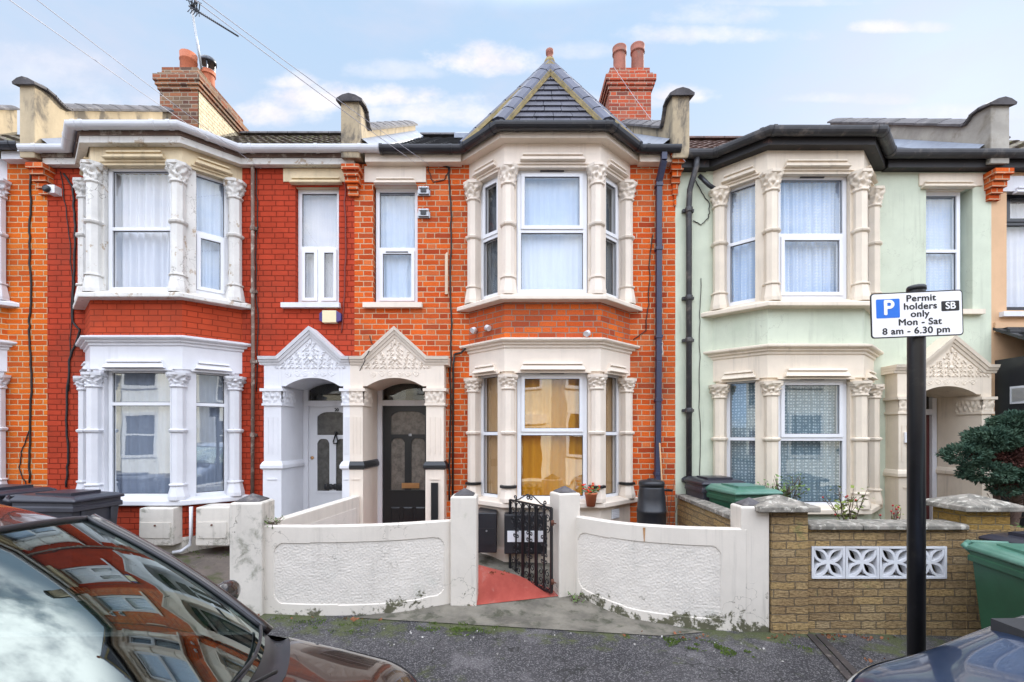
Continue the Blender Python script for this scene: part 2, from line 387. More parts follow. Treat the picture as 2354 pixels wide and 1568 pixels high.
curtain('net_white', (.86, .87, .92))
curtain('net_blue', (.68, .80, .98))
curtain('net_lace', (.76, .86, .99), lace=(.58, .70, .88))
curtain('net_lace_dark', (.58, .72, .78), lace=(.20, .29, .34))
curtain('net_grey', (.42, .50, .64))
curtain('net_dark', (.15, .17, .19))
curtain('curtain_amber', (.86, .40, .03))
curtain('curtain_wood', (.52, .33, .16))
glass('pane', refl=1.9)
glass('pane_street', refl=6.0, wob=.02)
mat('obscure_glass', (.20, .175, .15), .22, var=.25, vscale=14, bump=.6, bscale=90)
mat('obscure_glass_dark', (.10, .095, .085), .2, var=.25, vscale=14, bump=.6, bscale=90)
glass('pane_mirror', refl=5.5, wob=.035)
glass('pane_lace', refl=3.0)
glass('pane_dark', tint=(.55, .52, .48), refl=1.6)
glass('pane_frosted', tint=(.7, .66, .58), refl=1.3, rough=.25)
glass('windscreen', tint=(.30, .42, .39), refl=5.0, gloss=(.86, .97, .95))

def pavement_mat():
    m, q, b, o = newmat('asphalt_pavement')
    P = q.n('ShaderNodeTexCoord').outputs['Object']; x, y, z = q.sep(P)
    n1 = q.noise(P, .9, 6, .6); cc = q.mix(q.ramp(n1, .35, .7), (.028, .025, .028), (.066, .060, .062))
    pale = q.ramp(q.noise(P, 1.7, 6, .6), .55, .66); cc = q.mix(q.math('MULTIPLY', pale, .75), cc, (.13, .118, .122))
    sp = q.n('ShaderNodeTexVoronoi'); q.put(sp.inputs['Vector'], P); sp.inputs['Scale'].default_value = 115
    wn = q.sep(sp.outputs['Color'])[0]
    cc = q.mix(q.math('MULTIPLY', q.ramp(wn, .66, .98), .8), cc, (.20, .19, .19))
    cc = q.mix(q.math('MULTIPLY', q.ramp(wn, .25, .02), .7), cc, (.02, .019, .02))
    gum = q.n('ShaderNodeTexVoronoi'); q.put(gum.inputs['Vector'], P); gum.inputs['Scale'].default_value = 7.5
    gr = q.sep(gum.outputs['Color'])
    gs = q.math('MULTIPLY', q.ramp(q.math('ADD', gum.outputs['Distance'], q.math('MULTIPLY', q.noise(P, 50, 3), .12)), .13, .10), q.math('GREATER_THAN', gr[1], .86))
    cc = q.mix(q.math('MULTIPLY', gs, .6), cc, (.36, .34, .33))
    wv = q.n('ShaderNodeVectorMath', operation='ADD'); q.put(wv.inputs[0], P); nv = q.n('ShaderNodeTexNoise'); q.put(nv.inputs['Vector'], P); nv.inputs['Scale'].default_value = 3; nv.inputs['Detail'].default_value = 6
    q.put(wv.inputs[1], nv.outputs['Color'])
    vo = q.n('ShaderNodeTexVoronoi', feature='DISTANCE_TO_EDGE'); q.put(vo.inputs['Vector'], wv.outputs[0]); vo.inputs['Scale'].default_value = .9
    cc = q.mix(q.math('MULTIPLY', q.ramp(vo.outputs['Distance'], .012, .003), .85), cc, (.012, .012, .009))
    mm = q.math('ADD', q.noise(P, 2.6, 8, .72), q.math('MULTIPLY', q.ramp(y, 4.05, 4.9), .16))
    mossm = q.ramp(mm, .57, .69)
    cc = q.mix(q.math('MULTIPLY', mossm, .8), cc, q.mix(q.noise(P, 30, 3), (.035, .042, .012), (.10, .115, .03)))
    q.put(b.inputs['Base Color'], cc); b.inputs['Roughness'].default_value = .93
    bm = q.n('ShaderNodeBump'); bm.inputs['Strength'].default_value = 1.0; bm.inputs['Distance'].default_value = .005
    q.put(bm.inputs['Height'], q.math('ADD', q.noise(P, 150, 3), wn)); q.put(b.inputs['Normal'], bm.outputs[0])
pavement_mat()

# ------------------------------------------------------------------ mesh helpers
def Wp(x, y, Y):
    """point at distance Y that the photograph shows at (x, y) of its 2353 x 1568 view"""
    return Vector(((x - CX) * Y / FPX, Y, CAMZ + (HZ - y) * Y / FPX))

def org(o):
    v = Vector((0, 0, 0))
    while o is not None:
        v = v + o.location; o = o.parent
    return v

class MB:
    def __init__(s, xf=None): s.v = []; s.f = []; s.uv = []; s.sm = []; s.xf = xf
    def pt(s, p):
        p = Vector(p)
        if s.xf is not None: p = s.xf @ p
        s.v.append(p); return len(s.v) - 1
    def face(s, pts, uv=None, sm=False):
        ids = [s.pt(p) for p in pts]; s.f.append(ids); s.uv.append(uv); s.sm.append(sm); return s
    def faceids(s, ids, uv=None, sm=False): s.f.append(list(ids)); s.uv.append(uv); s.sm.append(sm)
    def box(s, x0, x1, y0, y1, z0, z1, skip=''):
        p = [(x0, y0, z0), (x1, y0, z0), (x1, y1, z0), (x0, y1, z0), (x0, y0, z1), (x1, y0, z1), (x1, y1, z1), (x0, y1, z1)]
        for k, q in (('f', (0, 1, 5, 4)), ('r', (1, 2, 6, 5)), ('k', (2, 3, 7, 6)), ('l', (3, 0, 4, 7)), ('t', (4, 5, 6, 7)), ('b', (3, 2, 1, 0))):
            if k not in skip: s.face([p[i] for i in q])
        return s
    def loft(s, rings, closed=True, capb=True, capt=True, sm=False):
        n = len(rings[0]); ids = [[s.pt(p) for p in r] for r in rings]
        for a in range(len(rings) - 1):
            for i in range(n if closed else n - 1):
                j = (i + 1) % n
                s.faceids((ids[a][i], ids[a][j], ids[a + 1][j], ids[a + 1][i]), sm=sm)
        if closed and capb: s.faceids(ids[0][::-1])
        if closed and capt: s.faceids(ids[-1])
        return s
    def prism(s, poly, z0, z1): return s.loft([[(x, y, z0) for x, y in poly], [(x, y, z1) for x, y in poly]])
    def lathe(s, c, prof, n=16, sm=True, cap=True):
        rings = [[(c[0] + r * math.cos(2 * math.pi * i / n), c[1] + r * math.sin(2 * math.pi * i / n), c[2] + z) for i in range(n)] for r, z in prof]
        return s.loft(rings, sm=sm, capb=cap, capt=cap)
    def grid(s, fn, nu, nv, sm=True, uvfn=None):
        ids = [[s.pt(fn(i / nu, j / nv)) for i in range(nu + 1)] for j in range(nv + 1)]
        for j in range(nv):
            for i in range(nu):
                uv = None
                if uvfn: uv = [uvfn(a / nu, b / nv) for a, b in ((i, j), (i + 1, j), (i + 1, j + 1), (i, j + 1))]
                s.faceids((ids[j][i], ids[j][i + 1], ids[j + 1][i + 1], ids[j + 1][i]), uv, sm)
        return s
    def tube(s, path, r, n=8, caps=True, sm=True, squash=1.0, up=None):
        path = [Vector(p) for p in path]; rings = []
        for i, p in enumerate(path):
            a = path[max(i - 1, 0)]; b = path[min(i + 1, len(path) - 1)]
            t = (b - a)
            t = t.normalized() if t.length > 1e-9 else Vector((0, 0, 1))
            ref = up if up is not None else (Vector((0, 0, 1)) if abs(t.z) < .9 else Vector((0, 1, 0)))
            e1 = t.cross(ref).normalized(); e2 = e1.cross(t).normalized()
            rr = r[i] if hasattr(r, '__len__') else r
            k = 1.0
            if 0 < i < len(path) - 1:
                d1 = (p - a).normalized(); d2 = (b - p).normalized()
                k = 1 / max(.6, math.cos(d1.angle(d2, 0) / 2))
            rings.append([p + (e1 * math.cos(2 * math.pi * q / n) * k + e2 * math.sin(2 * math.pi * q / n) * squash) * rr for q in range(n)])
        return s.loft(rings, sm=sm, capb=caps, capt=caps)
    def bar(s, a, b, w, d=None, up=(0, 0, 1)):
        a = Vector(a); b = Vector(b); d = w if d is None else d
        t = (b - a).normalized(); u = Vector(up)
        if abs(t.dot(u)) > .95: u = Vector((0, 1, 0))
        e1 = t.cross(u).normalized() * w / 2; e2 = e1.cross(t).normalized() * d / 2
        rg = lambda p: [p - e1 - e2, p + e1 - e2, p + e1 + e2, p - e1 + e2]
        return s.loft([rg(a), rg(b)])
    def blob(s, c, rx, ry, rz, nu=8, nv=6):
        rings = []
        for j in range(1, nv):
            th = math.pi * j / nv
            rings.append([(c[0] + rx * math.sin(th) * math.cos(2 * math.pi * i / nu), c[1] + ry * math.sin(th) * math.sin(2 * math.pi * i / nu), c[2] - rz * math.cos(th)) for i in range(nu)])
        return s.loft(rings, sm=True)
    def build(s, name, m, parent=None, bevel=0., seg=2, smooth=None):
        o_ = org(parent) if parent is not None else Vector((0, 0, 0))
        me = bpy.data.meshes.new(name)
        me.from_pydata([tuple(p - o_) for p in s.v], [], s.f)
        uvl = me.uv_layers.new(name='UVMap')
        for pi, poly in enumerate(me.polygons):
            poly.use_smooth = s.sm[pi] if smooth is None else smooth
            if s.uv[pi] is not None:
                for k, li in enumerate(poly.loop_indices): uvl.data[li].uv = s.uv[pi][k]
            else:
                n = poly.normal
                if abs(n.z) > .8: tx, ty = Vector((1, 0, 0)), Vector((0, 1, 0))
                else:
                    tx = Vector((-n.y, n.x, 0)).normalized()
                    if abs(n.y) >= abs(n.x) and tx.x < 0 or abs(n.y) < abs(n.x) and tx.y < 0: tx = -tx
                    ty = Vector((0, 0, 1))
                for li in poly.loop_indices:
                    p = me.vertices[me.loops[li].vertex_index].co + o_
                    uvl.data[li].uv = (p.dot(tx), p.dot(ty))
        me.materials.append(MATS[m]); me.validate(); me.update()
        ob = bpy.data.objects.new(name, me); col.objects.link(ob)
        if parent is not None: ob.parent = parent
        if bevel:
            bv = ob.modifiers.new('bevel', 'BEVEL'); bv.width = bevel; bv.segments = seg; bv.limit_method = 'ANGLE'; bv.angle_limit = R(35)
        return ob

def tag(o, label, cat, group=None, kind=None):
    o['label'] = label; o['category'] = cat
    if group: o['group'] = group
    if kind: o['kind'] = kind
    return o
def thing(name, label, cat, loc, group=None, rz=0):
    o = bpy.data.objects.new(name, None); col.objects.link(o); o.empty_display_size = .2
    o.location = loc; o.rotation_euler = (0, 0, rz)
    return tag(o, label, cat, group)
def struct(o): o['kind'] = 'structure'; return o
def copy_tree(o, loc=None, parent=None):
    c = o.copy(); col.objects.link(c)
    if parent is not None: c.parent = parent
    if loc is not None: c.location = loc
    for ch in [x for x in bpy.data.objects if x.parent == o]: copy_tree(ch, None, c)
    return c
def text(name, body, size, xf, m, parent, bold=.0, align='CENTER', space=1.0, wide=1.0):
    cu = bpy.data.curves.new(name, 'FONT'); cu.body = body; cu.size = size; cu.align_x = align; cu.align_y = 'CENTER'
    cu.offset = 0; cu.extrude = .0006; cu.space_character = space
    t = bpy.data.objects.new(name, cu); col.objects.link(t)
    dg = bpy.context.evaluated_depsgraph_get(); me = bpy.data.meshes.new_from_object(t.evaluated_get(dg))
    bpy.data.objects.remove(t)
    v0 = [tuple(v.co) for v in me.vertices]; f0 = [tuple(p.vertices) for p in me.polygons]; V, F2 = [], []
    for k_, (ox, oy) in enumerate([(0, 0), (-bold, 0), (bold, 0), (0, bold), (0, -bold)] if bold else [(0, 0)]):
        off = len(V); V += [((x + ox) * wide, y + oy, z + k_ * .00012) for x, y, z in v0]; F2 += [tuple(i + off for i in f) for f in f0]
    me = bpy.data.meshes.new(name); me.from_pydata(V, [], F2); me.update()
    o_ = org(parent); me.transform(Matrix.Translation(-o_) @ xf)
    me.materials.clear(); me.materials.append(MATS[m])
    ob = bpy.data.objects.new(name, me); col.objects.link(ob); ob.parent = parent
    return ob
FRONT = Matrix.Rotation(R(90), 4, 'X')       # text facing -Y

# ------------------------------------------------------------------ bay geometry
FY = 6.84                                      # street front of the houses
HF, HT, PR = .64, 1.155, .50                   # half front, half total, projection
NARROW = {}
def bay_poly(xc, o=0., ext=0., fr=None, tot=HT, pr=PR):
    """plan of the bay offset outwards by o; its ends stop at the line y = FY - ext"""
    fr = fr or NARROW.get(xc, HF); tot = tot - (HF - fr)
    P = [Vector((-tot, 0)), Vector((-fr, -pr)), Vector((fr, -pr)), Vector((tot, 0))]
    L = []
    for a, b in zip(P[:-1], P[1:]):
        t = (b - a).normalized(); n = Vector((t.y, -t.x))
        L.append((a + n * o, t))
    def isect(l1, l2):
        (p, d), (q, e) = l1, l2
        den = d.x * e.y - d.y * e.x; w = q - p
        k = (w.x * e.y - w.y * e.x) / den
        return p + d * k
    base = (Vector((0, -ext)), Vector((1, 0)))
    pts = [isect(L[0], base), isect(L[0], L[1]), isect(L[1], L[2]), isect(L[2], base)]
    return [(xc + p.x, FY + p.y) for p in pts]
def bay_loft(mb, xc, prof, ext=0.):
    mb.loft([[(x, y, z) for x, y in bay_poly(xc, o, ext)] for o, z in prof]); return mb
def seg_frame(xc, k, o=0.):
    """origin at the middle of bay face k (0 left, 1 front, 2 right); x along it, y into the house"""
    p = bay_poly(xc, o); a = Vector((*p[k], 0)); b = Vector((*p[k + 1], 0))
    t = (b - a).normalized(); n = Vector((-t.y, t.x, 0)); mid = (a + b) / 2
    m = Matrix(((t.x, n.x, 0, mid.x), (t.y, n.y, 0, mid.y), (0, 0, 1, 0), (0, 0, 0, 1)))
    return m, (b - a).length

# ------------------------------------------------------------------ windows
def folds(mb, x0, x1, y, z0, z1, seed=0, amp=.018, gather=1.0, per=.085):
    rn = random.Random(seed * 13 + 5); amp *= rn.uniform(.55, 1.7); per *= rn.uniform(.7, 1.7); ph = [rn.uniform(0, 6.28) for _ in range(4)]
    n = max(24, int((x1 - x0) / .012)); w = x1 - x0
    def f(a, b):
        x = x0 + w * a
        s = math.sin(x / per * 6.28 + ph[0] + .8 * math.sin(x * 5 + ph[1])) * .6 + math.sin(x / per * 2.6 + ph[2]) * .4
        return (x + .012 * math.sin(x * 17 + ph[3]) * (1 - b), y + amp * s * (.65 + .35 * (1 - b)), z0 + (z1 - z0) * b)
    mb.grid(f, n, 6, True, lambda a, b: (a * w, b * (z1 - z0)))
def window(parent, xf, w, z0, z1, trans, name='window', fm='upvc', cur='net_white', pane='pane', th=.052, depth=.07, lights=('fix', 'fix'), vent=False, mull=False, seed=0, curz=None, curx=None, cury=.11, label=None, amp=.018):
    """framed window; local x across, y inwards, z up. trans: height of the transom (centre)"""
    h = w / 2
    mb = MB(xf)
    def ring(x0, x1, a, b, t, y0, y1):
        mb.box(x0, x0 + t, y0, y1, a, b); mb.box(x1 - t, x1, y0, y1, a, b)
        mb.box(x0 + t, x1 - t, y0, y1, a, a + t); mb.box(x0 + t, x1 - t, y0, y1, b - t, b)
    ring(-h, h, z0, z1, th, 0, depth)
    mb.box(-h + th, h - th, .002, depth - .002, trans - .022, trans + .022)
    panes = []
    ext = [(z0 + th, trans - .022, lights[0]), (trans + .022, z1 - th, lights[1])]
    for a, b, kind in ext:
        xs = [(-h + th, h - th)]
        if mull and a < trans:
            mb.box(-.024, .024, .002, depth - .002, a, b); xs = [(-h + th, -.024), (.024, h - th)]
        for xa, xb in xs:
            if kind == 'sash':
                ring(xa + .002, xb - .002, a + .002, b - .002, .047, -.014, depth - .012)
                panes.append((xa + .047, xb - .047, a + .047, b - .047, .012))
            else: panes.append((xa, xb, a, b, .028))
    if vent:
        zt = (z1 - th * .5) if vent == 'top' else (trans - .022 - .026)
        vent = zt
    fo = mb.build(name, fm, parent, bevel=.004)
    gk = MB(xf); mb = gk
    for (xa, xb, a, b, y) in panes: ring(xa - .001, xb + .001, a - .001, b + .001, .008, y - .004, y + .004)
    gk.build('pane_edge_shade', 'black_plastic', fo)  # black strips draw the frame's shade around each pane
    if vent:
        tv = MB(xf); tv.box(-.16, .16, -.020, .002, vent - .008, vent + .008); tv.build('trickle_vent', 'black_plastic_grey', fo)
    if label: fo['label'] = label
    for (xa, xb, a, b, y) in panes:
        p = MB(xf); p.face([(xa - .004, y, a - .004), (xb + .004, y, a - .004), (xb + .004, y, b + .004), (xa - .004, y, b + .004)])
        p.build('pane', pane, fo)
    if cur:
        c = MB(xf); ca, cb = curz if curz else (z0 + .02, z1 - .02); xa, xb = curx if curx else (-h - .12, h + .12)
        folds(c, xa, xb, cury, ca, cb, seed, amp)
        c.build('curtain', cur, fo)
    return fo

# ------------------------------------------------------------------ columns with carved capitals
def carved(mb, cx, cy, z0, z1, r0, r1, seed=0, ang=0.):
    """leafy capital: flared block with acanthus lumps standing out of it"""
    n = 40; m = 12
    def f(a, b):
        th = a * 2 * math.pi
        sq = 1 / max(abs(math.cos(th)), abs(math.sin(th)))
        k = 1 + (min(sq, 1.10) - 1) * (.25 + .75 * b)
        r = (r0 + (r1 - r0) * b ** 1.6) * k
        p = Vector((math.cos(th) * 6, math.sin(th) * 6, b * 5 + seed * 7.3))
        bump = mnoise.noise(p * .85) * .034 + mnoise.noise(p * 2.1) * .022
        leaf = .016 * math.sin(th * 8) * math.sin(b * math.pi * 2) + .010 * math.cos(b * 15 + math.sin(th * 4) * 2)
        edge = math.sin(math.pi * min(1, max(0, b))) ** .5
        r += (bump + leaf) * edge
        t2 = th + ang
        return (cx + r * math.cos(t2), cy + r * math.sin(t2), z0 + (z1 - z0) * b)
    mb.grid(f, n, m, True)
def rot_box(mb, cx, cy, hx, hy, z0, z1, ang):
    c, s = math.cos(ang), math.sin(ang)
    mb.prism([(cx + x * c - y * s, cy + x * s + y * c) for x, y in ((-hx, -hy), (hx, -hy), (hx, hy), (-hx, hy))], z0, z1)
def octo(mb, cx, cy, prof, ang, n=8):
    mb.loft([[(cx + r * math.cos(ang + 2 * math.pi * (i + .5) / n), cy + r * math.sin(ang + 2 * math.pi * (i + .5) / n), z) for i in range(n)] for r, z in prof])
def bay_column(parent, cx, cy, ang, zb, zbase, zmid, zcap, ztop, m, mcap, r=.085, mbase=None, band=None, seed=0, upper=True, zring=None):
    """zb sill, zbase ring over the base, zmid band, zcap bottom of the capital, ztop its top"""
    mb = MB()
    octo(mb, cx, cy, [(r * 1.45, zb), (r * 1.45, zb + .05), (r * 1.28, zb + (zbase - zb) * .6), (r * 1.1, zbase)], ang)
    octo(mb, cx, cy, [(r, zbase + .02), (r, zmid - .03)], ang)
    octo(mb, cx, cy, [(r, zmid - .03), (r * 1.28, zmid - .012), (r * 1.36, zmid + .015), (r * 1.05, zmid + .03)], ang)
    octo(mb, cx, cy, [(r * .98, zmid + .03), (r * .98, zcap)], ang)
    octo(mb, cx, cy, [(r * 1.0, zcap), (r * 1.22, zcap + .012), (r * 1.22, zcap + .03), (r, zcap + .04)], ang)
    if not band: octo(mb, cx, cy, [(r * 1.1, zbase), (r * 1.3, zbase + .006), (r * 1.3, zbase + .026), (r, zbase + .034)], ang)
    ob = mb.build('column', m, parent, bevel=.004)
    c = MB(); carved(c, cx, cy, zcap + .035, ztop - .035, r * 1.0, r * 1.42, seed, ang)
    octo(c, cx, cy, [(r * 1.50, ztop - .045), (r * 1.66, ztop - .035), (r * 1.70, ztop)], ang)
    c.build('capital', mcap, ob)
    if band:
        k = MB(); octo(k, cx, cy, [(r * 1.15, zbase), (r * 1.42, zbase + .006), (r * 1.42, zbase + .036), (r * 1.05, zbase + .042)], ang)
        k.build('collar', band, ob)
    return ob

def hood(parent, xf, w, zt, zb, m, drop=True):
    """moulded window hood: sloped-end block over a thin wider bar"""
    mb = MB(xf); h = w / 2; k = (zt - zb) * .42
    mb.loft([[(-h, -.055, zb), (h, -.055, zb), (h, .01, zb), (-h, .01, zb)],
             [(-h, -.072, zb + .010), (h, -.072, zb + .010), (h, .01, zb + .010), (-h, .01, zb + .010)],
             [(-h + k * .75, -.030, zt - .03), (h - k * .75, -.030, zt - .03), (h - k * .75, .01, zt - .03), (-h + k * .75, .01, zt - .03)],
             [(-h + k * .8, -.058, zt - .026), (h - k * .8, -.058, zt - .026), (h - k * .8, .01, zt - .026), (-h + k * .8, .01, zt - .026)],
             [(-h + k, -.048, zt), (h - k, -.048, zt), (h - k, .01, zt), (-h + k, .01, zt)]])
    return mb

def wall_holes(mb, x0, x1, z0, z1, holes, y=FY, depth=.22):
    """sheet with rectangular openings and their reveals"""
    xs = sorted({x0, x1, *[h[0] for h in holes], *[h[1] for h in holes]})
    zs = sorted({z0, z1, *[h[2] for h in holes], *[h[3] for h in holes]})
    for a, b in zip(xs[:-1], xs[1:]):
        for c, d in zip(zs[:-1], zs[1:]):
            mx, mz = (a + b) / 2, (c + d) / 2
            if any(h[0] < mx < h[1] and h[2] < mz < h[3] for h in holes): continue
            mb.face([(a, y, c), (b, y, c), (b, y, d), (a, y, d)])
    for (a, b, c, d, *_) in holes:
        e = y + depth
        mb.face([(a, e, c), (a, y, c), (a, y, d), (a, e, d)]); mb.face([(b, y, c), (b, e, c), (b, e, d), (b, y, d)])
        mb.face([(a, y, d), (b, y, d), (b, e, d), (a, e, d)]); mb.face([(a, e, c), (b, e, c), (b, y, c), (a, y, c)])

def gutter_path(xl, xr, xc, o, left=True, right=True):
    p = bay_poly(xc, o, ext=o)
    pts = []
    if xl is not None and xl < p[0][0]: pts.append((xl, FY - o))
    pts += p
    if xr is not None and xr > p[3][0]: pts.append((xr, FY - o))
    return pts
def sweep(mb, path, prof):
    """sweep a (outward, up) profile along a plan polyline with mitred corners; outward is to the right of travel (street side)"""
    P = [Vector(p) for p in path]; rings = []
    for i, p in enumerate(P):
        d1 = (P[i] - P[i - 1]).normalized() if i else None
        d2 = (P[i + 1] - P[i]).normalized() if i < len(P) - 1 else None
        if d1 is None: d1 = d2
        if d2 is None: d2 = d1
        n1 = Vector((d1.y, -d1.x)); n2 = Vector((d2.y, -d2.x)); n = (n1 + n2).normalized(); k = 1 / max(.4, n.dot(n1))
        rings.append([(p.x + n.x * o * k, p.y + n.y * o * k, z) for o, z in prof])
    mb.loft(rings); return mb
def gutter(parent, path, z, m, clips, mclip=None, r=.062):
    mb = MB()
    prof = [(-r, z + .02)] + [(-r * math.cos(math.pi * i / 8), z - r * math.sin(math.pi * i / 8)) for i in range(9)] + [(r, z + .022), (r * .86, z + .022)] + \
           [(r * .86 * math.cos(math.pi * i / 8), z - r * .86 * math.sin(math.pi * i / 8)) for i in range(1, 8)] + [(-r * .86, z + .01)]
    sweep(mb, path, prof)
    o = mb.build('gutter', m, parent, smooth=False)
    for (s, t) in clips:
        c = MB()                                     # segment index, fraction
        a, b = Vector(path[s]), Vector(path[s + 1]); d = (b - a).normalized(); q = a.lerp(b, t)
        rr = r * 1.09; hw = .022
        pr = [(-rr, z + .02)] + [(-rr * math.cos(math.pi * i / 8), z - rr * math.sin(math.pi * i / 8)) for i in range(9)] + [(rr, z + .027), (r * .8, z + .027), (r * .8, z + .012)]
        sweep(c, [(q - d * hw)[:], (q + d * hw)[:]], pr)
        c.build('gutter_bracket', mclip or m, o)
    return o

RIDGE_Y, RIDGE_Z, EAVE_Y, EAVE_Z = 11.0, 8.80, 6.72, 5.93
RSL = (RIDGE_Z - EAVE_Z) / (RIDGE_Y - EAVE_Y)
def tiled_roof(parent, x0, x1, m, dz=0., per=.30, course=.30, name='roof'):
    """pantile slope: rolls across, a step at every course, plus the rear slope"""
    mb = MB(); n = max(2, int((x1 - x0) / per)) * 8; L = math.hypot(RIDGE_Y - EAVE_Y, RIDGE_Z - EAVE_Z); k = int(L / course)
    ids = None
    sl = Vector((0, RIDGE_Y - EAVE_Y, RIDGE_Z - EAVE_Z)).normalized(); nr = Vector((0, -sl.z, sl.y))
    for j in range(k):
        a = L * j / k - (.04 if j else 0); b = L * (j + 1) / k
        sag = random.uniform(-.004, .004)
        def f(s, t):
            x = x0 + (x1 - x0) * s; wv = abs(math.sin(math.pi * (x - x0) / per)) * .032 - .016
            q = Vector((x, EAVE_Y, EAVE_Z + dz)) + sl * (a + (b - a) * t) + nr * (wv + .030 - .024 * t + sag)
            return q
        mb.grid(f, n, 1, True)
        def g2(s, t):
            q = f(s, 0); return q - nr * (.03 * (1 - t))
        mb.grid(g2, n, 1, False)
    mb.face([(x0, RIDGE_Y, RIDGE_Z + dz), (x1, RIDGE_Y, RIDGE_Z + dz), (x1, RIDGE_Y + 4.4, EAVE_Z + dz), (x0, RIDGE_Y + 4.4, EAVE_Z + dz)])
    o = mb.build(name, m, parent)
    rt = MB(); nt = int((x1 - x0) / .45)
    for i in range(nt):
        a = x0 + (x1 - x0) * i / nt; b = x0 + (x1 - x0) * (i + 1) / nt
        rt.loft([[(q, RIDGE_Y + .12 * math.cos(t), RIDGE_Z + dz + .02 + .09 * math.sin(t)) for t in [math.pi * w / 6 for w in range(7)]] for q in (a + .006, b - .006)])
    rt.build('ridge_tiles', 'coping_tile' if m != 'tile_brown' else 'tile_brown', o)
    return o

def parapet(parent, xl, xr, zf, zl, yk, yend, m, mc='coping_tile', dz=0., lead=None):
    """rendered fire wall between two roofs: upstand at the eaves, then a slope parallel to the roof, under tile copings"""
    y0 = FY - .205; z_eave = EAVE_Z + dz - .12
    ze = zl + (yend - yk) * RSL
    prof = [(y0, z_eave), (y0, zf), (y0 + .26, zf + .03)]
    for i in range(1, 7):                                  # concave shoulder
        t = i / 6; prof.append((y0 + .26 + (yk - y0 - .26) * t, zf + .03 + (zl - zf - .03) * (t ** .7)))
    prof += [(yend, ze), (yend, ze - 1.2), (yk, z_eave + .1)]
    mb = MB(); mb.loft([[(xl, y, z) for y, z in prof], [(xr, y, z) for y, z in prof]])
    o = mb.build('parapet', m, parent, bevel=.012)
    c = MB(); pts = [(y0 - .05, zf - .015), (y0 + .13, zf + .035)] + prof[2:8] + [(yk + .05, zl + .03)] + [(yk + (yend - yk) * i / 7, zl + (yend - yk) * i / 7 * RSL) for i in range(1, 8)]
    xm = (xl + xr) / 2; hw = (xr - xl) / 2 + .05
    for (ya, za), (yb, zb) in zip(pts[:-1], pts[1:]):
        d = Vector((0, yb - ya, zb - za)); L = d.length
        if L < .02: continue
        d.normalize(); nn = Vector((0, -d.z, d.y))
        rg = []
        for t in (0.0, L + .012):
            p = Vector((xm, ya, za)) + d * t + nn * (.012 if t else .018)
            rg.append([p + Vector((-hw, 0, 0)) - nn * .03, p + Vector((-hw, 0, 0)), p + Vector((-hw * .5, 0, 0)) + nn * .045, p + nn * .065, p + Vector((hw * .5, 0, 0)) + nn * .045, p + Vector((hw, 0, 0)), p + Vector((hw, 0, 0)) - nn * .03])
        c.loft(rg)
    c.build('coping', mc, o)
    if lead:
        f = MB(); x = xr if lead > 0 else xl
        pts2 = [(EAVE_Y, EAVE_Z + dz), (yend, EAVE_Z + dz + (yend - EAVE_Y) * RSL)]
        (ya, za), (yb, zb) = pts2
        f.face([(x + lead * .008, ya, za + .20), (x + lead * .008, yb, zb + .20), (x + lead * .17, yb, zb + .075), (x + lead * .17, ya, za + .075)])
        f.face([(x + lead * .17, ya, za + .075), (x + lead * .17, yb, zb + .075), (x + lead * .17, yb, zb + .02), (x + lead * .17, ya, za + .02)])
        f.build('flashing', 'lead', o)
    return o

def chimney(parent, x0, x1, y0, y1, zb, zt, m, pots, mside=None, courses=None):
    mb = MB(); h = .077
    zc = zt - 6.2 * h
    sk = 'r' if mside else ''
    mb.box(x0, x1, y0, y1, zb, zc, skip='tb' + sk)
    st = [(.0, .03, 0, 1), (.0, .06, 1, 2), (.0, .085, 2, 3.6), (.0, .03, 3.6, 4.4), (.0, -.02, 4.4, 6.2)]
    for _, e, a, b in st: mb.box(x0 - e, x1 + e, y0 - e, y1 + e, zc + a * h, zc + b * h)
    o = mb.build('chimney', m, parent, bevel=.008)
    if mside:
        s = MB(); s.face([(x1 + .004, y0 + .02, zb), (x1 + .004, y1, zb), (x1 + .004, y1, zc - .002), (x1 + .004, y0 + .02, zc - .002)])
        s.build('painted_flank', mside, o)
    for (px_, py_, r, hh, mm, kind) in pots:
        p = MB()
        prof = [(r * 1.05, -.05), (r, 0), (r * .94, hh * .72), (r * .95, hh * .74), (r * 1.10, hh * .75), (r * 1.10, hh * .80), (r * 1.02, hh * .82), (r * 1.10, hh * .97), (r * 1.10, hh), (r * .85, hh), (r * .82, hh * .5)]
        if kind == 'plain': prof = [(r * 1.02, -.05), (r, 0), (r * .98, hh * .70), (r * 1.06, hh * .72), (r * 1.06, hh * .76), (r, hh * .78), (r * 1.04, hh), (r * .88, hh), (r * .85, hh * .5)]
        p.lathe((px_, py_, zt), prof, 18)
        po = p.build('chimney_pot', mm, o)
        if kind == 'cowl':
            c = MB(); c.lathe((px_, py_, zt + hh), [(r * .9, 0), (r * .9, .03)], 16)
            for i in range(4):
                a = i * math.pi / 2 + .4; c.bar((px_ + r * .88 * math.cos(a), py_ + r * .88 * math.sin(a), zt + hh), (px_ + r * .95 * math.cos(a), py_ + r * .95 * math.sin(a), zt + hh + .2), .02)
            c.lathe((px_, py_, zt + hh + .17), [(r * 1.22, 0), (r * 1.24, .05), (r * 1.1, .09), (r * .5, .13)], 16)
            c.build('cowl', 'steel_dark', po)
    return o

def corbel(parent, x0, x1, zt, m='brick_orange', n=5):
    """brick corbel under the end of the party wall, stepping out of the wall"""
    mb = MB(); h = .077
    for i in range(n):
        e = .19 - i * .035
        mb.box(x0 + (.012 if i % 2 else 0) + i * .012, x1 - (.012 if i % 2 else 0) - i * .012, FY - max(e, .03), FY + .05, zt - (i + 1) * h + (.006 if i else 0), zt - i * h)
    return mb.build('corbel', m, parent, bevel=.006)

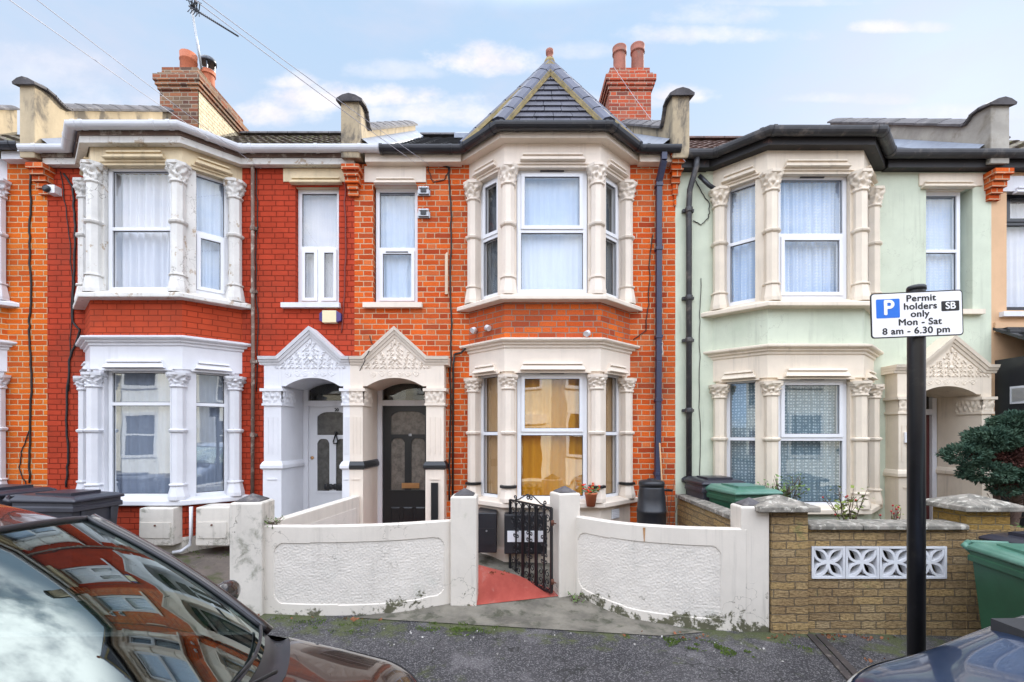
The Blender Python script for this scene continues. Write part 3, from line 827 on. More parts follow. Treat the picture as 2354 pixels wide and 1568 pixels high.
# ------------------------------------------------------------------ porch with carved gable
def spiral(cx, cz, r, turns, a0, y, sgn=1, n=22):
    return [(cx + r * (1 - .82 * i / n) * math.cos(a0 + sgn * turns * 6.283 * i / n), y, cz + r * (1 - .82 * i / n) * math.sin(a0 + sgn * turns * 6.283 * i / n)) for i in range(n + 1)]
def relief(xm, y, z0, w, h, seed=3):
    """scrolling leaf relief filling the gable, and a band of shallow scrolls under it"""
    mb = MB(); rn = random.Random(seed)
    def both(fn):
        for s in (-1, 1): fn(s)
    rows = [(0, .50), (.16, .40), (.32, .30), (.48, .21), (.64, .13), (.80, .07)]
    for t, hw in rows:
        z = z0 + h * t; n = max(1, int(hw * w / .052))
        for i in range(n):
            x = (i + .5) / n * hw * w
            a = rn.uniform(-.5, .9); l = rn.uniform(.026, .042)
            def leaf(s, x=x, z=z, a=a, l=l):
                c, sn = math.cos(a), math.sin(a)
                M = Matrix.Translation((xm + s * x, y, z)) @ Matrix.Rotation(-s * a, 4, 'Y')
                q = MB(M); q.blob((0, 0, 0), .009, .010, l * .72, 7, 5)
                off = len(mb.v); mb.v += q.v; mb.f += [[i + off for i in f] for f in q.f]; mb.uv += q.uv; mb.sm += q.sm
            both(leaf)
            if i % 2 == 0:
                both(lambda s, x=x, z=z: mb.tube(spiral(xm + s * (x + .012), z + .012, .03, 1.1, rn.uniform(0, 6), y, s, 12), .0055, 5))
    mb.blob((xm, y, z0 + h * .30), .026, .015, .03); mb.blob((xm, y, z0 + h * .95), .016, .018, .045)
    lo = MB()
    for k in range(3):
        both(lambda s: lo.tube(spiral(xm + s * (.07 + k * .115), z0 - .095, .047, 1.2, 1.2 + k, y + .006, s * (1 if k % 2 else -1), 16), .0055, 5))
        both(lambda s: lo.tube([(xm + s * (.02 + k * .115), y + .006, z0 - .07), (xm + s * (.06 + k * .115), y + .006, z0 - .125), (xm + s * (.12 + k * .115), y + .006, z0 - .075)], .005, 5))
    return mb, lo

def porch(parent, xl, xr, ol, orr, pk, gz, m, dz=0., mcap=None, foot=.30, band=None, pilL=True, pilR=True, endL=True, endR=True, zdoorback=FY + .52, panel=None):
    """arched porch front: xl..xr overall, ol..orr opening, pk gable centre"""
    yf = FY - .22
    Zc0, Zc1, Zpk = 2.925 + dz, 3.03 + dz, 3.46 + dz
    sp, cr = 2.63 + dz, 2.745 + dz
    gl, gr = pk - foot - .09, pk + foot + .09
    def top(x):
        if x <= gl or x >= gr: return Zc0
        return Zc0 + (Zpk - .15 - Zc0) * (1 - abs(x - pk) / (gr - pk))
    am = (ol + orr) / 2; ah = (orr - ol) / 2 - .055
    def bot(x):
        if x <= ol or x >= orr: return 2.57 + dz
        t = abs(x - am) / ah
        if t >= 1: return sp
        return sp + (cr - sp) * (1 - t ** 2.1)
    xs = sorted({xl, xr, ol, orr, gl, gr, pk, ol + .055, orr - .055, *[ol + .055 + (orr - ol - .11) * i / 22 for i in range(23)], *[gl + (gr - gl) * i / 10 for i in range(11)]})
    mb = MB()
    for a, b in zip(xs[:-1], xs[1:]):
        if b - a < 1e-4: continue
        za, zb = bot(a + 1e-5), bot(b - 1e-5)
        mb.face([(a, yf, za), (b, yf, zb), (b, yf, top(b)), (a, yf, top(a))])
        mb.face([(a, zdoorback, za), (b, zdoorback, zb), (b, yf, zb), (a, yf, za)])
        mb.face([(a, yf, top(a)), (b, yf, top(b)), (b, FY + .02, top(b)), (a, FY + .02, top(a))])
    for x in (xl, xr): mb.face([(x, FY + .02, 2.57 + dz), (x, yf, 2.57 + dz), (x, yf, Zc0), (x, FY + .02, Zc0)])
    for x in (ol, orr): mb.face([(x, FY + .3, 2.57 + dz), (x, yf, 2.57 + dz), (x, yf, sp), (x, FY + .3, sp)])
    o = mb.build('porch', m, parent)
    # moulded cornice running up the gable
    k = MB()
    path = [(xl - (.06 if endL else -.004), Zc0), (gl, Zc0), (pk, Zpk - .16), (gr, Zc0), (xr + (.06 if endR else -.004), Zc0)]
    def run(off, h0, h1, y0):
        ring = []
        for i, (x, z) in enumerate(path):
            pv = Vector(path[i - 1]) if i else None; nx = Vector(path[i + 1]) if i < 4 else None
            p = Vector((x, z))
            d1 = (p - pv).normalized() if pv else (nx - p).normalized(); d2 = (nx - p).normalized() if nx else d1
            n1 = Vector((-d1.y, d1.x)); n2 = Vector((-d2.y, d2.x)); n = (n1 + n2).normalized(); q = 1 / max(.35, n.dot(n1))
            lo = p + n * h0 * q; hi = p + n * h1 * q
            ring.append([(lo.x, FY + .02, lo.y), (lo.x, y0, lo.y), (hi.x, y0 - off, hi.y), (hi.x, FY + .02, hi.y)])
        k.loft(ring)
    run(.012, .0, .034, yf - .012); run(.014, .037, .068, yf - .034); run(.012, .071, .112, yf - .058)
    k.build('cornice', m, o)
    ra, rb = relief(pk, yf - .004, Zc0 - .035, .92 * (gr - gl) / .78, .37)
    ra.build('carved_relief', m, o); rb.build('scroll_band', m, o)
    # springing mouldings + pilasters
    def pil(x0, x1, inner, sd, eL=1., eR=1.):
        b = MB(); zt = 2.36 + dz
        zm = 1.47 + dz
        b.box(x0, x1, yf - .012, zdoorback, zm + .10, zt)
        b.box(x0 - .008 * eL, x1 + .008 * eR, yf - .024, zdoorback, gz - .1, zm)
        b.box(x0 - .012 * eL, x1 + .012 * eR, yf - .03, zdoorback - .002, gz - .1, gz + .22)
        w = x1 - x0                                         # sunk panel lines on the shaft, raised panel on the pedestal
        for q in (.22, .5, .78): b.box(x0 + w * q - .008, x0 + w * q + .008, yf - .019, yf - .01, zm + .22, zt - .16)
        b.box(x0 + w * .22, x0 + w * .78, yf - .034, yf - .02, zm - .14, zm - .12)
        b.box(x0 + .001, x1 - .001, yf + .362, zdoorback - .004, zt - .01, 2.66 + dz)
        ob = b.build('pilaster', m, o, bevel=.005)
        c = MB()
        # carved capital wraps the front and the inner side
        def cap_strip(pa, pb, nrm, wdt):
            def f(s, t):
                p = pa.lerp(pb, s); zz = zt + .03 + (.175) * t
                pp = Vector((s * wdt * 42, t * 6.0, sd))
                d = .012 + .020 * t + (mnoise.noise(pp) * .020 + mnoise.noise(pp * 2.2) * .012 + .008 * math.sin(s * wdt * 90) * math.sin(t * 6.3)) * math.sin(math.pi * min(1, t * 1.02)) ** .4
                q = p + nrm * d; return (q.x, q.y, zz)
            c.grid(f, max(8, int(wdt * 90)), 10, True)
        cap_strip(Vector((x0 - .01 * eL, yf - .012, 0)), Vector((x1 + .01 * eR, yf - .012, 0)), Vector((0, -1, 0)), w)
        for sx, nx in ((x1, 1), (x0, -1)):
            if nx in inner: cap_strip(Vector((sx, yf - .02, 0)), Vector((sx, yf + .36, 0)), Vector((nx, 0, 0)), .36)
        e0 = .04 if -1 in inner or sd == 1 else .0; e1 = .04
        c.box(x0 - .04 * eL, x1 + .04 * eR, yf - .055, yf + .36, zt + .195, zt + .235); c.box(x0 - .022 * eL, x1 + .022 * eR, yf - .032, yf + .36, zt - .002, zt + .03)
        c.box(x0 - .002 * eL, x1 + .002 * eR, yf - .008, yf + .35, zt + .03, zt + .195)
        c.build('capital', mcap or m, ob)
        d = MB(); d.loft([[(x0 - e * eL, yf - e - .012, z), (x1 + e * eR, yf - e - .012, z), (x1 + e * eR, zdoorback - .04, z), (x0 - e * eL, zdoorback - .04, z)] for e, z in ((.012, zm), (.036, zm + .02), (.036, zm + .06), (.018, zm + .10), (.004, zm + .115))])
        d.build('dado_rail', band or m, ob)
        if panel and sd in panel:
            e = MB(); e.box(x0 + w * .30, x0 + w * .70, yf - .05, yf - .02, gz + .28, zm - .18); e.build('pilaster_panel', band, ob, bevel=.01)
    if pilL: pil(xl + (.005 if endL else 0), ol, (1,), 1, 1. if endL else 0., 1.)
    if pilR: pil(orr, xr - (.005 if endR else 0), (-1,), 2, 1., 1. if endR else 0.)
    return o

def panel_door(parent, x0, x1, z0, z1, y, m, frame, fan_z, kind, mglass='obscure_glass'):
    """three-light Edwardian door under a fanlight: x0..x1 leaf"""
    f = MB(); j = .07
    f.box(x0 - j, x0, y - .05, y + .08, z0, fan_z); f.box(x1, x1 + j, y - .05, y + .08, z0, fan_z)
    f.box(x0, x1, y - .05, y + .08, z1, z1 + .085); f.box(x0 - j, x1 + j, y - .05, y + .08, fan_z, fan_z + .08)
    fo = f.build('door_frame', frame, parent, bevel=.006)
    p = MB(); p.box(x0, x1, y + .01, y + .02, z1 + .085, fan_z); p.build('fanlight', 'pane_dark', fo)
    w = x1 - x0; h = z1 - z0
    d = MB()
    gx0, gx1 = x0 + .125, x1 - .125; xm = (x0 + x1) / 2
    zt0, zt1 = z1 - .44, z1 - .085; zs0, zs1 = z1 - 1.30, z1 - .50
    # stiles and rails around three lights (arched tops)
    def arch_fill(a, b, zt, rise):
        n = 10
        for i in range(n):
            u0, u1 = a + (b - a) * i / n, a + (b - a) * (i + 1) / n
            g_ = lambda x: zt - rise * min(1, (abs(2 * (x - (a + b) / 2) / (b - a))) ** 4)
            d.loft([[(u0, y, g_(u0)), (u1, y, g_(u1)), (u1, y, zt + .002), (u0, y, zt + .002)][::-1], [(u0, y + .045, g_(u0)), (u1, y + .045, g_(u1)), (u1, y + .045, zt + .002), (u0, y + .045, zt + .002)][::-1]])
    d.box(x0, gx0, y, y + .045, z0, z1); d.box(gx1, x1, y, y + .045, z0, z1)
    d.box(gx0, gx1, y, y + .045, zt1, z1); d.box(gx0, gx1, y, y + .045, zs1, zt0); d.box(gx0, gx1, y, y + .045, z0, zs0)
    d.box(xm - .05, xm + .05, y, y + .045, zs0, zs1)
    arch_fill(gx0, gx1, zt1, .07); arch_fill(gx0, xm - .05, zs1, .07); arch_fill(xm + .05, gx1, zs1, .07)
    # raised lower panels and mouldings
    for i in range(3):
        a = x0 + .10 + (w - .2) * i / 3 + .02; b = x0 + .10 + (w - .2) * (i + 1) / 3 - .02
        d.loft([[(a, y, z0 + .20), (b, y, z0 + .20), (b, y, zs0 - .26), (a, y, zs0 - .26)], [(a + .02, y - .014, z0 + .22), (b - .02, y - .014, z0 + .22), (b - .02, y - .014, zs0 - .28), (a + .02, y - .014, zs0 - .28)]])
    d.box(x0 + .10, x1 - .10, y - .012, y, zs0 - .03, zs0)
    do = d.build('door', m, parent, bevel=.003)
    for a, b, c, e in ((gx0, gx1, zt0, zt1), (gx0, xm - .05, zs0, zs1), (xm + .05, gx1, zs0, zs1)):
        q = MB(); q.box(a - .003, b + .003, y + .02, y + .028, c - .003, e + .003); q.build('door_glass', mglass, do)
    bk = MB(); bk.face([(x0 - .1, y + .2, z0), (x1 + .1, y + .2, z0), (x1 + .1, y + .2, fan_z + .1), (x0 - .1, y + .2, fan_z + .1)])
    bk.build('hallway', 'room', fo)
    return do

# ------------------------------------------------------------------ the terrace
HG = 'terraced houses in the row'
def shell(parent, xl, xr, gz):
    """rooms behind the windows"""
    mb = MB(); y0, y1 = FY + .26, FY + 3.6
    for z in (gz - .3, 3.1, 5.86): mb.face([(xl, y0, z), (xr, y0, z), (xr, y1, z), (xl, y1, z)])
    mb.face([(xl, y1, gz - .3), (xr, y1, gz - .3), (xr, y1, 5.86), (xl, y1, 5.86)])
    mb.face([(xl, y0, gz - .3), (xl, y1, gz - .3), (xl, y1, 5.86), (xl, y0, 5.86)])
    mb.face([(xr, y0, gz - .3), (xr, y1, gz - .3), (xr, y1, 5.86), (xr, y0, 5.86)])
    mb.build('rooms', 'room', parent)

def house(name, label, xl, xr, xc, gz, dz, P, holes, bay=True):
    root = thing(name, label, 'house', ((xl + xr) / 2, FY, gz), HG)
    w = MB(); hl = list(holes)
    if bay: hl += [(xc - .98, xc + .98, 1.05 + dz, 2.78 + dz), (xc - .98, xc + .98, 3.86 + dz, 5.49 + dz)]
    wall_holes(w, xl, xr, -.4, 5.84 + dz, hl)
    w.build('wall', P['wall'], root)
    shell(root, xl + .02, xr - .02, gz)
    if not bay: return root
    B = P['trim_low']; U = P['trim_up']
    # --- walls of the bay
    mb = MB(); bay_loft(mb, xc, [(0, gz - .4), (0, 1.0 + dz)]); mb.build('bay_base', P['base'], root)
    if P.get('plinth'):
        mb = MB(); bay_loft(mb, xc, [(.012, gz - .3), (.012, gz + .14), (.0, gz + .17)]); mb.build('plinth', P['plinth'], root)
    mb = MB(); bay_loft(mb, xc, [(0, 2.80 + dz), (0, 3.13 + dz)]); mb.build('frieze', B, root)
    mb = MB(); bay_loft(mb, xc, [(.002, 3.16 + dz), (.002, 3.73 + dz)]); mb.build('bay_spandrel', P['spandrel'], root)
    mb = MB(); bay_loft(mb, xc, [(0, 5.51 + dz), (0, 5.83 + dz)]); mb.build('frieze', U, root)
    mb = MB(); bay_loft(mb, xc, [(.0, 3.10 + dz), (.018, 3.115 + dz), (.02, 3.145 + dz), (.05, 3.155 + dz), (.052, 3.178 + dz), (.088, 3.19 + dz), (.10, 3.205 + dz), (.10, 3.225 + dz), (.0, 3.25 + dz)])
    mb.build('bay_cornice', B, root)
    mb = MB(); bay_loft(mb, xc, [(.0, 3.715 + dz), (.118, 3.722 + dz), (.125, 3.73 + dz), (.125, 3.775 + dz), (.115, 3.785 + dz), (-.06, 3.86 + dz)]); mb.build('sill', P.get('pier_up', U), root, bevel=.004)
    mb = MB(); bay_loft(mb, xc, [(.0, .985 + dz), (.085, .99 + dz), (.09, 1.0 + dz), (.09, 1.05 + dz), (.08, 1.06 + dz), (-.06, 1.09 + dz)]); mb.build('sill', B, root, bevel=.004)
    for (z0, z1, mm, nm) in ((1.05, 2.82, B, 'pier'), (3.82, 5.53, P.get('pier_up', U), 'pier')):
        o1 = bay_poly(xc, -.03); o2 = bay_poly(xc, -.20)
        V = [Vector(q) for q in o1]; I = [Vector(q) for q in o2]
        dirs = [(V[i + 1] - V[i]).normalized() for i in range(3)]
        L = .15
        for c, d1, d2 in ((1, -dirs[0], dirs[1]), (2, -dirs[1], dirs[2])):
            n1 = (I[c] - V[c])
            def inn(d): return (n1 - d * n1.dot(d))
            a, b = V[c] + d1 * L, V[c] + d2 * L
            mb = MB(); mb.prism([tuple(a), tuple(V[c]), tuple(b), tuple(b + inn(d2)), tuple(I[c]), tuple(a + inn(d1))], z0 + dz, z1 + dz); mb.build('bay_pier', mm, root)
        for c, d in ((0, dirs[0]), (3, -dirs[2])):
            n = Vector((-d.y, d.x)) if c == 0 else Vector((d.y, -d.x))
            a = V[c] + d * .13
            b = a + n * .17
            mb = MB(); mb.prism([(V[c].x, FY + .02), tuple(V[c]), tuple(a), tuple(b), (b.x, FY + .02)], z0 + dz, z1 + dz); mb.build('bay_pier', mm, root)
    # --- columns
    pl = bay_poly(xc, 0)
    cols = [(pl[0][0] + .065, pl[0][1] - .065), (pl[1][0] + .05, pl[1][1] - .0), (pl[2][0] - .05, pl[2][1] - .0), (pl[3][0] - .065, pl[3][1] - .065)]
    for i, (cx, cy) in enumerate(cols):
        bay_column(root, cx, cy, 0, 1.06 + dz, 1.245 + dz, 1.975 + dz, 2.545 + dz, 2.745 + dz, B, B, band=P.get('collar'), seed=i + P['seed'])
        bay_column(root, cx, cy, 0, 3.80 + dz, 4.02 + dz, 4.735 + dz, 5.25 + dz, 5.51 + dz, P.get('col_up', U), P.get('cap_up', U), seed=i + 5 + P['seed'], r=.088)
    # --- hoods and windows on the three faces
    for k in range(3):
        xf, L = seg_frame(xc, k, 0)
        for src, zt, zb in ((B, 2.915, 2.805), (U, 5.68, 5.575)):
            q = hood(root, xf, L - (.42 if k == 1 else .27), zt + dz, zb + dz, src)
            q.xf = xf; ww = (L - (.26 if k == 1 else .20)) / 2
            q.box(-ww, ww, -.022, .02, zb - .028 + dz, zb - .002 + dz); q.build('window_hood', src, root)
        xw, _ = seg_frame(xc, k, -.085)
        w_ = (L - .34) if k == 1 else .44
        sh = 0 if k == 1 else (-.012 if k == 0 else .012)
        xw = xw @ Matrix.Translation((sh, 0, 0))
        for lev in (0, 1):
            a = dict(P['win'][lev][k]); z0, z1 = ((1.075, 2.81) if lev == 0 else (3.86, 5.53))
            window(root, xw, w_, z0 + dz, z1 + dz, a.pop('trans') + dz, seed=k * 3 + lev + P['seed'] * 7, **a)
    return root

def flat_window(root, x0, x1, z0, z1, trans, lint, hood_x, m, hm=None, sill=None, **kw):
    """sash window of the flat wall: lintel with hood, sill, frame in its reveal"""
    l = MB(); lx0, lx1, lz0, lz1 = lint
    l.box(lx0, lx1, FY - .018, FY + .1, lz0, lz1)
    xf = Matrix.Translation(((x0 + x1) / 2, FY - .012, 0))
    q = hood(root, xf, hood_x, lz0 + .05, lz0 - .045, m); off = len(l.v)
    l.v += q.v; l.f += [[i + off for i in f] for f in q.f]; l.uv += q.uv; l.sm += q.sm
    l.box(x0 + .0, x1 - .0, FY + .012, FY + .11, z1 - .002, lz0 + .002)
    l.build('lintel', m, root, bevel=.004)
    s = MB(); sx0, sx1, sz0, sz1 = sill; s.box(sx0, sx1, FY - .07, FY + .14, sz0, sz1); s.build('sill', m if hm is None else hm, root, bevel=.006)
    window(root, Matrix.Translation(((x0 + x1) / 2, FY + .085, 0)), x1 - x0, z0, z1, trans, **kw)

def ZX(x): return (x - CX) / 160.1
def ZZ(y): return CAMZ + (HZ - y) / 160.1
XA, XB, XC_, XD = -6.67, -2.26, 2.345, 6.88

# ================= house with red painted brick
W = lambda **k: k
NARROW[-5.0] = .612
P20 = dict(wall='brick_red_paint', spandrel='brick_red_smooth', base='brick_red_paint', plinth='paint_mouldy', trim_low='paint_white', trim_up='paint_cream_old', col_up='paint_white_old', cap_up='paint_white_old', pier_up='paint_white_old', seed=1,
    win=[[W(trans=2.34, cur='net_grey', pane='pane_street'), W(trans=2.34, cur='net_grey', pane='pane_street'), W(trans=2.34, cur='net_grey', pane='pane_street')],
         [W(trans=4.70, cur='net_blue', amp=.03), W(trans=4.70, cur='net_white', amp=.045, cury=.14), W(trans=4.70, cur='net_blue', amp=.03, lights=('sash', 'fix'))]])
w20 = (ZX(678.6), ZX(778.6), ZZ(697), ZZ(430))
h20 = house('terraced_house', 'house of red painted brick with white ground floor bay and white front door', XA, XB, -5.0, .42, .03, P20,
            [(w20[0], w20[1], w20[2], w20[3]), (-3.30, -2.30, .2, 2.78)])
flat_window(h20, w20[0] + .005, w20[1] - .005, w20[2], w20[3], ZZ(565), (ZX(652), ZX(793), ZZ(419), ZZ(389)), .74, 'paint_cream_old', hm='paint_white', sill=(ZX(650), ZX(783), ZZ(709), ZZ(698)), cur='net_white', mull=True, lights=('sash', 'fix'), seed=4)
porch(h20, -3.445, -2.25, -3.2, -2.343, -2.800, .42, 'paint_white', 0, foot=.32, endR=False)
d20 = panel_door(h20, -3.125, -2.40, .46, 2.39, FY + .50, 'door_white', 'paint_white', 2.78, 'w', 'obscure_glass_dark')
text('house_number', '20', .065, Matrix.Translation((-2.70, FY + .497, 2.335)) @ FRONT, 'black_paint', d20, bold=.004)
k = MB(); k.tube([(-2.71, FY + .485, 1.97 - .0), (-2.745, FY + .475, 1.85), (-2.74, FY + .475, 1.82), (-2.68, FY + .475, 1.82), (-2.675, FY + .475, 1.85), (-2.71, FY + .485, 1.97)], .010, 6); k.blob((-2.71, FY + .485, 1.985), .024, .018, .024); k.build('knocker', 'black_paint', d20)
k = MB(); k.box(-2.86, -2.58, FY + .478, FY + .50, 1.12, 1.19)
for x in (-2.86, -2.79, -2.72, -2.65, -2.58): k.blob((x, FY + .488, 1.155), .035, .016, .052)
k.build('letterbox', 'black_paint', d20)
k = MB(); k.lathe((0, 0, 0), [(.026, 0), (.026, .012), (.012, .02)], 12); k.xf = None
k.v = [Matrix.Translation((-3.075, FY + .50, 1.60)) @ Matrix.Rotation(R(90), 4, 'X') @ p for p in k.v]; k.build('door_lock', 'brass', d20)
sb = MB(); sb.prism(bay_poly(-5.0, .125, 0), 5.865, 5.93); sb.box(XA + .02, -5.0 - 1.2, FY - .125, FY, 5.867, 5.928); sb.box(-5.0 + 1.2, XB + .05, FY - .125, FY, 5.867, 5.928); sb.build('fascia', 'fascia_brown', h20)
fb = MB(); sweep(fb, gutter_path(XA + .04, XB + .03, -5.0, .045), [(-.03, 5.775), (.065, 5.775), (.065, 5.862), (-.03, 5.862)]); fb.build('eaves_board', 'paint_white_old', h20)
gutter(h20, gutter_path(XA - .18, -1.84, -5.0, .195), 5.955, 'upvc_grey', [(0, .35), (1, .5), (2, .05), (2, .12), (2, .78), (2, .93), (3, .45), (4, .02), (4, .08), (4, .55), (4, .86), (4, .985)])
tiled_roof(h20, XA + .14, XB - .06, 'tile_moss', .03)
rf = MB(); q0 = bay_poly(-5.0, .14); rf.loft([[(x, y, 5.93) for x, y in q0], [(x * .3 - 5.03 * .7, FY + .3, 6.12) for x, y in q0]]); rf.build('bay_roof', 'lead', h20)
parapet(h20, XA - .19, XA + .02 , 6.83, 6.80, FY + .26, 9.3, 'cement', lead=1)
parapet(h20, -2.385, -2.125, 6.60, 6.45, FY + .17, 10.5, 'cement', lead=1)
chimney(h20, -7.02, -6.26, 9.5, 11.15, 6.6, 9.30, 'brick_chimney_old', [(-6.72, 9.9, .155, .55, 'terracotta', 'plain'), (-6.44, 10.1, .13, .34, 'terracotta', 'cowl')], mside='brick_cream_paint')
corbel(h20, XA - .125, XA + .115, 5.76)
corbel(h20, -2.385, -2.14, 5.74)

# ================= house with orange brick and slate bay roof
P18 = dict(wall='brick_orange', spandrel='brick_spandrel', base='paint_cream', plinth='paint_cream', trim_low='paint_cream', trim_up='paint_cream', seed=11, collar='black_paint',
    win=[[W(trans=1.97, cur='curtain_wood', pane='pane'), W(trans=1.97, cur='curtain_amber', pane='pane_mirror', lights=('fix', 'sash'), vent='top'), W(trans=1.97, cur='curtain_wood', pane='pane')],
         [W(trans=4.70, cur='net_dark', lights=('fix', 'sash')), W(trans=4.70, cur='net_blue', amp=.008, lights=('fix', 'sash'), vent='top'), W(trans=4.70, cur='net_dark', lights=('fix', 'sash'))]])
w18 = (ZX(857), ZX(959.5), ZZ(697), ZZ(427))
h18 = house('terraced_house', 'house of bare orange brick with a hipped slate bay roof and black front door', XB, XC_, .54, .28, 0., P18,
            [w18, (-2.12, -1.10, .1, 2.78)])
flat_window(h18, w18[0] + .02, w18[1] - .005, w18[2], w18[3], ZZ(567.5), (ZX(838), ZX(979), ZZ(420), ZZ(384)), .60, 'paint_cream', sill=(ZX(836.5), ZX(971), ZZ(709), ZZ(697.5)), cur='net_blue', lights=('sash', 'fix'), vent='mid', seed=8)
porch(h18, -2.25, -.943, -2.07, -1.19, -1.625, .3, 'paint_cream', 0, foot=.32, endL=False, band='black_paint', panel=(2,))
d18 = panel_door(h18, -1.995, -1.22, .35, 2.40, FY + .52, 'black_paint', 'paint_white', 2.78, 'b')
k = MB(); k.box(-1.70, -1.43, FY + .505, FY + .52, 1.13, 1.21); k.box(-1.67, -1.46, FY + .498, FY + .506, 1.15, 1.19); k.build('letterbox', 'brass', d18, bevel=.004)
text('house_number', '18', .05, Matrix.Translation((-1.575, FY + .517, 1.95)) @ FRONT, 'upvc_grey', d18, bold=.002)
sb = MB(); sb.prism(bay_poly(.54, .13, 0), 5.825, 5.935); sb.box(XB + .19, .54 - 1.26, FY - .13, FY, 5.80, 5.933); sb.box(.54 + 1.26, XC_ - .08, FY - .13, FY, 5.80, 5.933); sb.build('fascia', 'paint_cream', h18)
gutter(h18, gutter_path(-1.84, XC_ + .0, .54, .20), 5.945, 'gutter_black', [(0, .02), (0, .22), (0, .86), (1, .1), (1, .85), (2, .03), (2, .17), (2, .84), (2, .97), (3, .15), (3, .9), (4, .2)], r=.068)
tiled_roof(h18, XB + .15, XC_ - .14, 'tile_dark', .0)
parapet(h18, XC_ - .11, XC_ + .13, 6.68, 6.50, FY + .2, 10.6, 'cement', lead=-1)
chimney(h18, 2.0, 2.86, 9.8, 10.75, 6.6, 9.52, 'brick_chimney_red', [(2.26, 10.02, .135, .56, 'terracotta_old', 'roll'), (2.64, 10.02, .135, .60, 'terracotta_old', 'roll'), (2.20, 10.52, .13, .34, 'terracotta_old', 'roll'), (2.54, 10.52, .13, .34, 'terracotta_old', 'roll')])
corbel(h18, XC_ - .12, XC_ + .10, 5.92, n=9)
# hipped slate roof over the bay
pb = [Vector((x, y, 5.985)) for x, y in bay_poly(.54, .16, .14)]
apex = Vector((.54, FY + .02, 7.25)); back = Vector((.54, EAVE_Y + (7.25 - EAVE_Z) / RSL + .2, 7.27))
def slates(mb, a, b, t, rows, per=.25):
    """courses of flat tiles on triangle a b (eave) to t (top), each course lapping over the one below"""
    nrm = (b - a).cross(t - a).normalized()
    if nrm.z < 0: nrm = -nrm
    for j in range(rows):
        u0, u1 = j / rows, (j + 1.12) / rows
        l0, r0 = a.lerp(t, u0), b.lerp(t, u0); l1, r1 = a.lerp(t, min(1, u1)), b.lerp(t, min(1, u1))
        L = (r0 - l0).length; n = max(1, round(L / per)); off = .5 if j % 2 else 0
        cuts = [0.] + [(i + off) / n for i in range(0 if off else 1, n) if 0 < (i + off) / n < 1] + [1.]
        for s0, s1 in zip(cuts[:-1], cuts[1:]):
            gp = .004 / max(L, .01); dd = random.uniform(-.002, .003)
            q = [l0.lerp(r0, s0 + gp), l0.lerp(r0, s1 - gp), l1.lerp(r1, s1 - gp), l1.lerp(r1, s0 + gp)]
            lo = nrm * (.026 + dd); hi = nrm * .004
            tp = [q[0] + lo, q[1] + lo, q[2] + hi, q[3] + hi]; bt = [q[0] + lo - nrm * .016, q[1] + lo - nrm * .016, q[2] - nrm * .004, q[3] - nrm * .004]
            mb.loft([bt, tp])
sl = MB()
slates(sl, pb[1], pb[2], apex, 11); slates(sl, pb[0], pb[1], apex, 11); slates(sl, pb[2], pb[3], apex, 11)
for e in (pb[0], pb[3]):
    q = back + Vector((0, 0, -.01)); sl.face([e, apex - Vector((0, .02, .02)), q])
br = sl.build('bay_roof', 'slate', h18)
hp = MB(); mo = MB()
for a, inset in ((pb[1], 1), (pb[2], 1), (pb[0], .9), (pb[3], .9)):
    side = 1 if a.x > .54 else -1
    d = (apex - a); L = d.length; d.normalize()
    nf = Vector((0, -(apex.z - pb[1].z), apex.y - pb[1].y)).normalized()
    ns = (pb[1] - pb[0]).cross(apex - pb[0]).normalized() if side < 0 else (pb[3] - pb[2]).cross(apex - pb[2]).normalized()
    if ns.z < 0: ns = -ns
    nn = (nf + ns) if inset == 1 else (ns + Vector((side * .1, .3, .75)))
    nn = (nn - d * nn.dot(d)).normalized(); e1 = d.cross(nn).normalized()
    n = 6
    mo.loft([[a - nn * .02 + e1 * .128, a + nn * .035 + e1 * .112, a + nn * .035 - e1 * .112, a - nn * .02 - e1 * .128, a - nn * .08],
             [apex - nn * .02 + e1 * .128, apex + nn * .035 + e1 * .112, apex + nn * .035 - e1 * .112, apex - nn * .02 - e1 * .128, apex - nn * .08]])
    for i in range(n):
        p0 = a + d * (L * i / n + .006); p1 = a + d * (L * (i + 1) / n - .006)
        rg = lambda p, k: [p + e1 * .118 + nn * (.018 + k), p + e1 * .085 + nn * (.062 + k), p + nn * (.085 + k), p - e1 * .085 + nn * (.062 + k), p - e1 * .118 + nn * (.018 + k)]
        hp.loft([rg(p0, .004), rg(p1, 0)])
mo.blob(tuple(apex + Vector((0, -.03, .04))), .08, .08, .07)
mo.build('mortar_bed', 'mortar_yellow', br)
hp.build('hip_tiles', 'slate_hip', br)
rt = MB(); rt.loft([[p + Vector((.10, 0, .02)), p + Vector((.06, 0, .08)), p + Vector((0, 0, .11)), p + Vector((-.06, 0, .08)), p + Vector((-.10, 0, .02))] for p in (apex + Vector((0, .05, -.02)), back)])
rt.build('ridge_tiles', 'slate_hip', br)
fn = MB(); fn.lathe(tuple(apex + Vector((0, -.02, .09))), [(.06, 0), (.045, .03), (.035, .05), (.055, .075), (.055, .13), (.03, .15)], 12); fn.build('finial', 'terracotta_old', br)
sk = MB(); sky_y = 10.3; zz0 = EAVE_Z + (sky_y - EAVE_Y) * RSL
sk.loft([[(-1.25, sky_y, zz0 + .05), (-.55, sky_y, zz0 + .05), (-.55, sky_y, zz0 + .15), (-1.25, sky_y, zz0 + .15)], [(-1.25, sky_y + .6, zz0 + .05 + .6 * RSL), (-.55, sky_y + .6, zz0 + .05 + .6 * RSL), (-.55, sky_y + .6, zz0 + .15 + .6 * RSL), (-1.25, sky_y + .6, zz0 + .15 + .6 * RSL)]])
sk.build('skylight', 'lead', h18)
vt = MB()
for i in range(7): vt.box(1.47, 1.62, FY - .06 - .012, FY - .03, .62 + i * .026, .634 + i * .026)
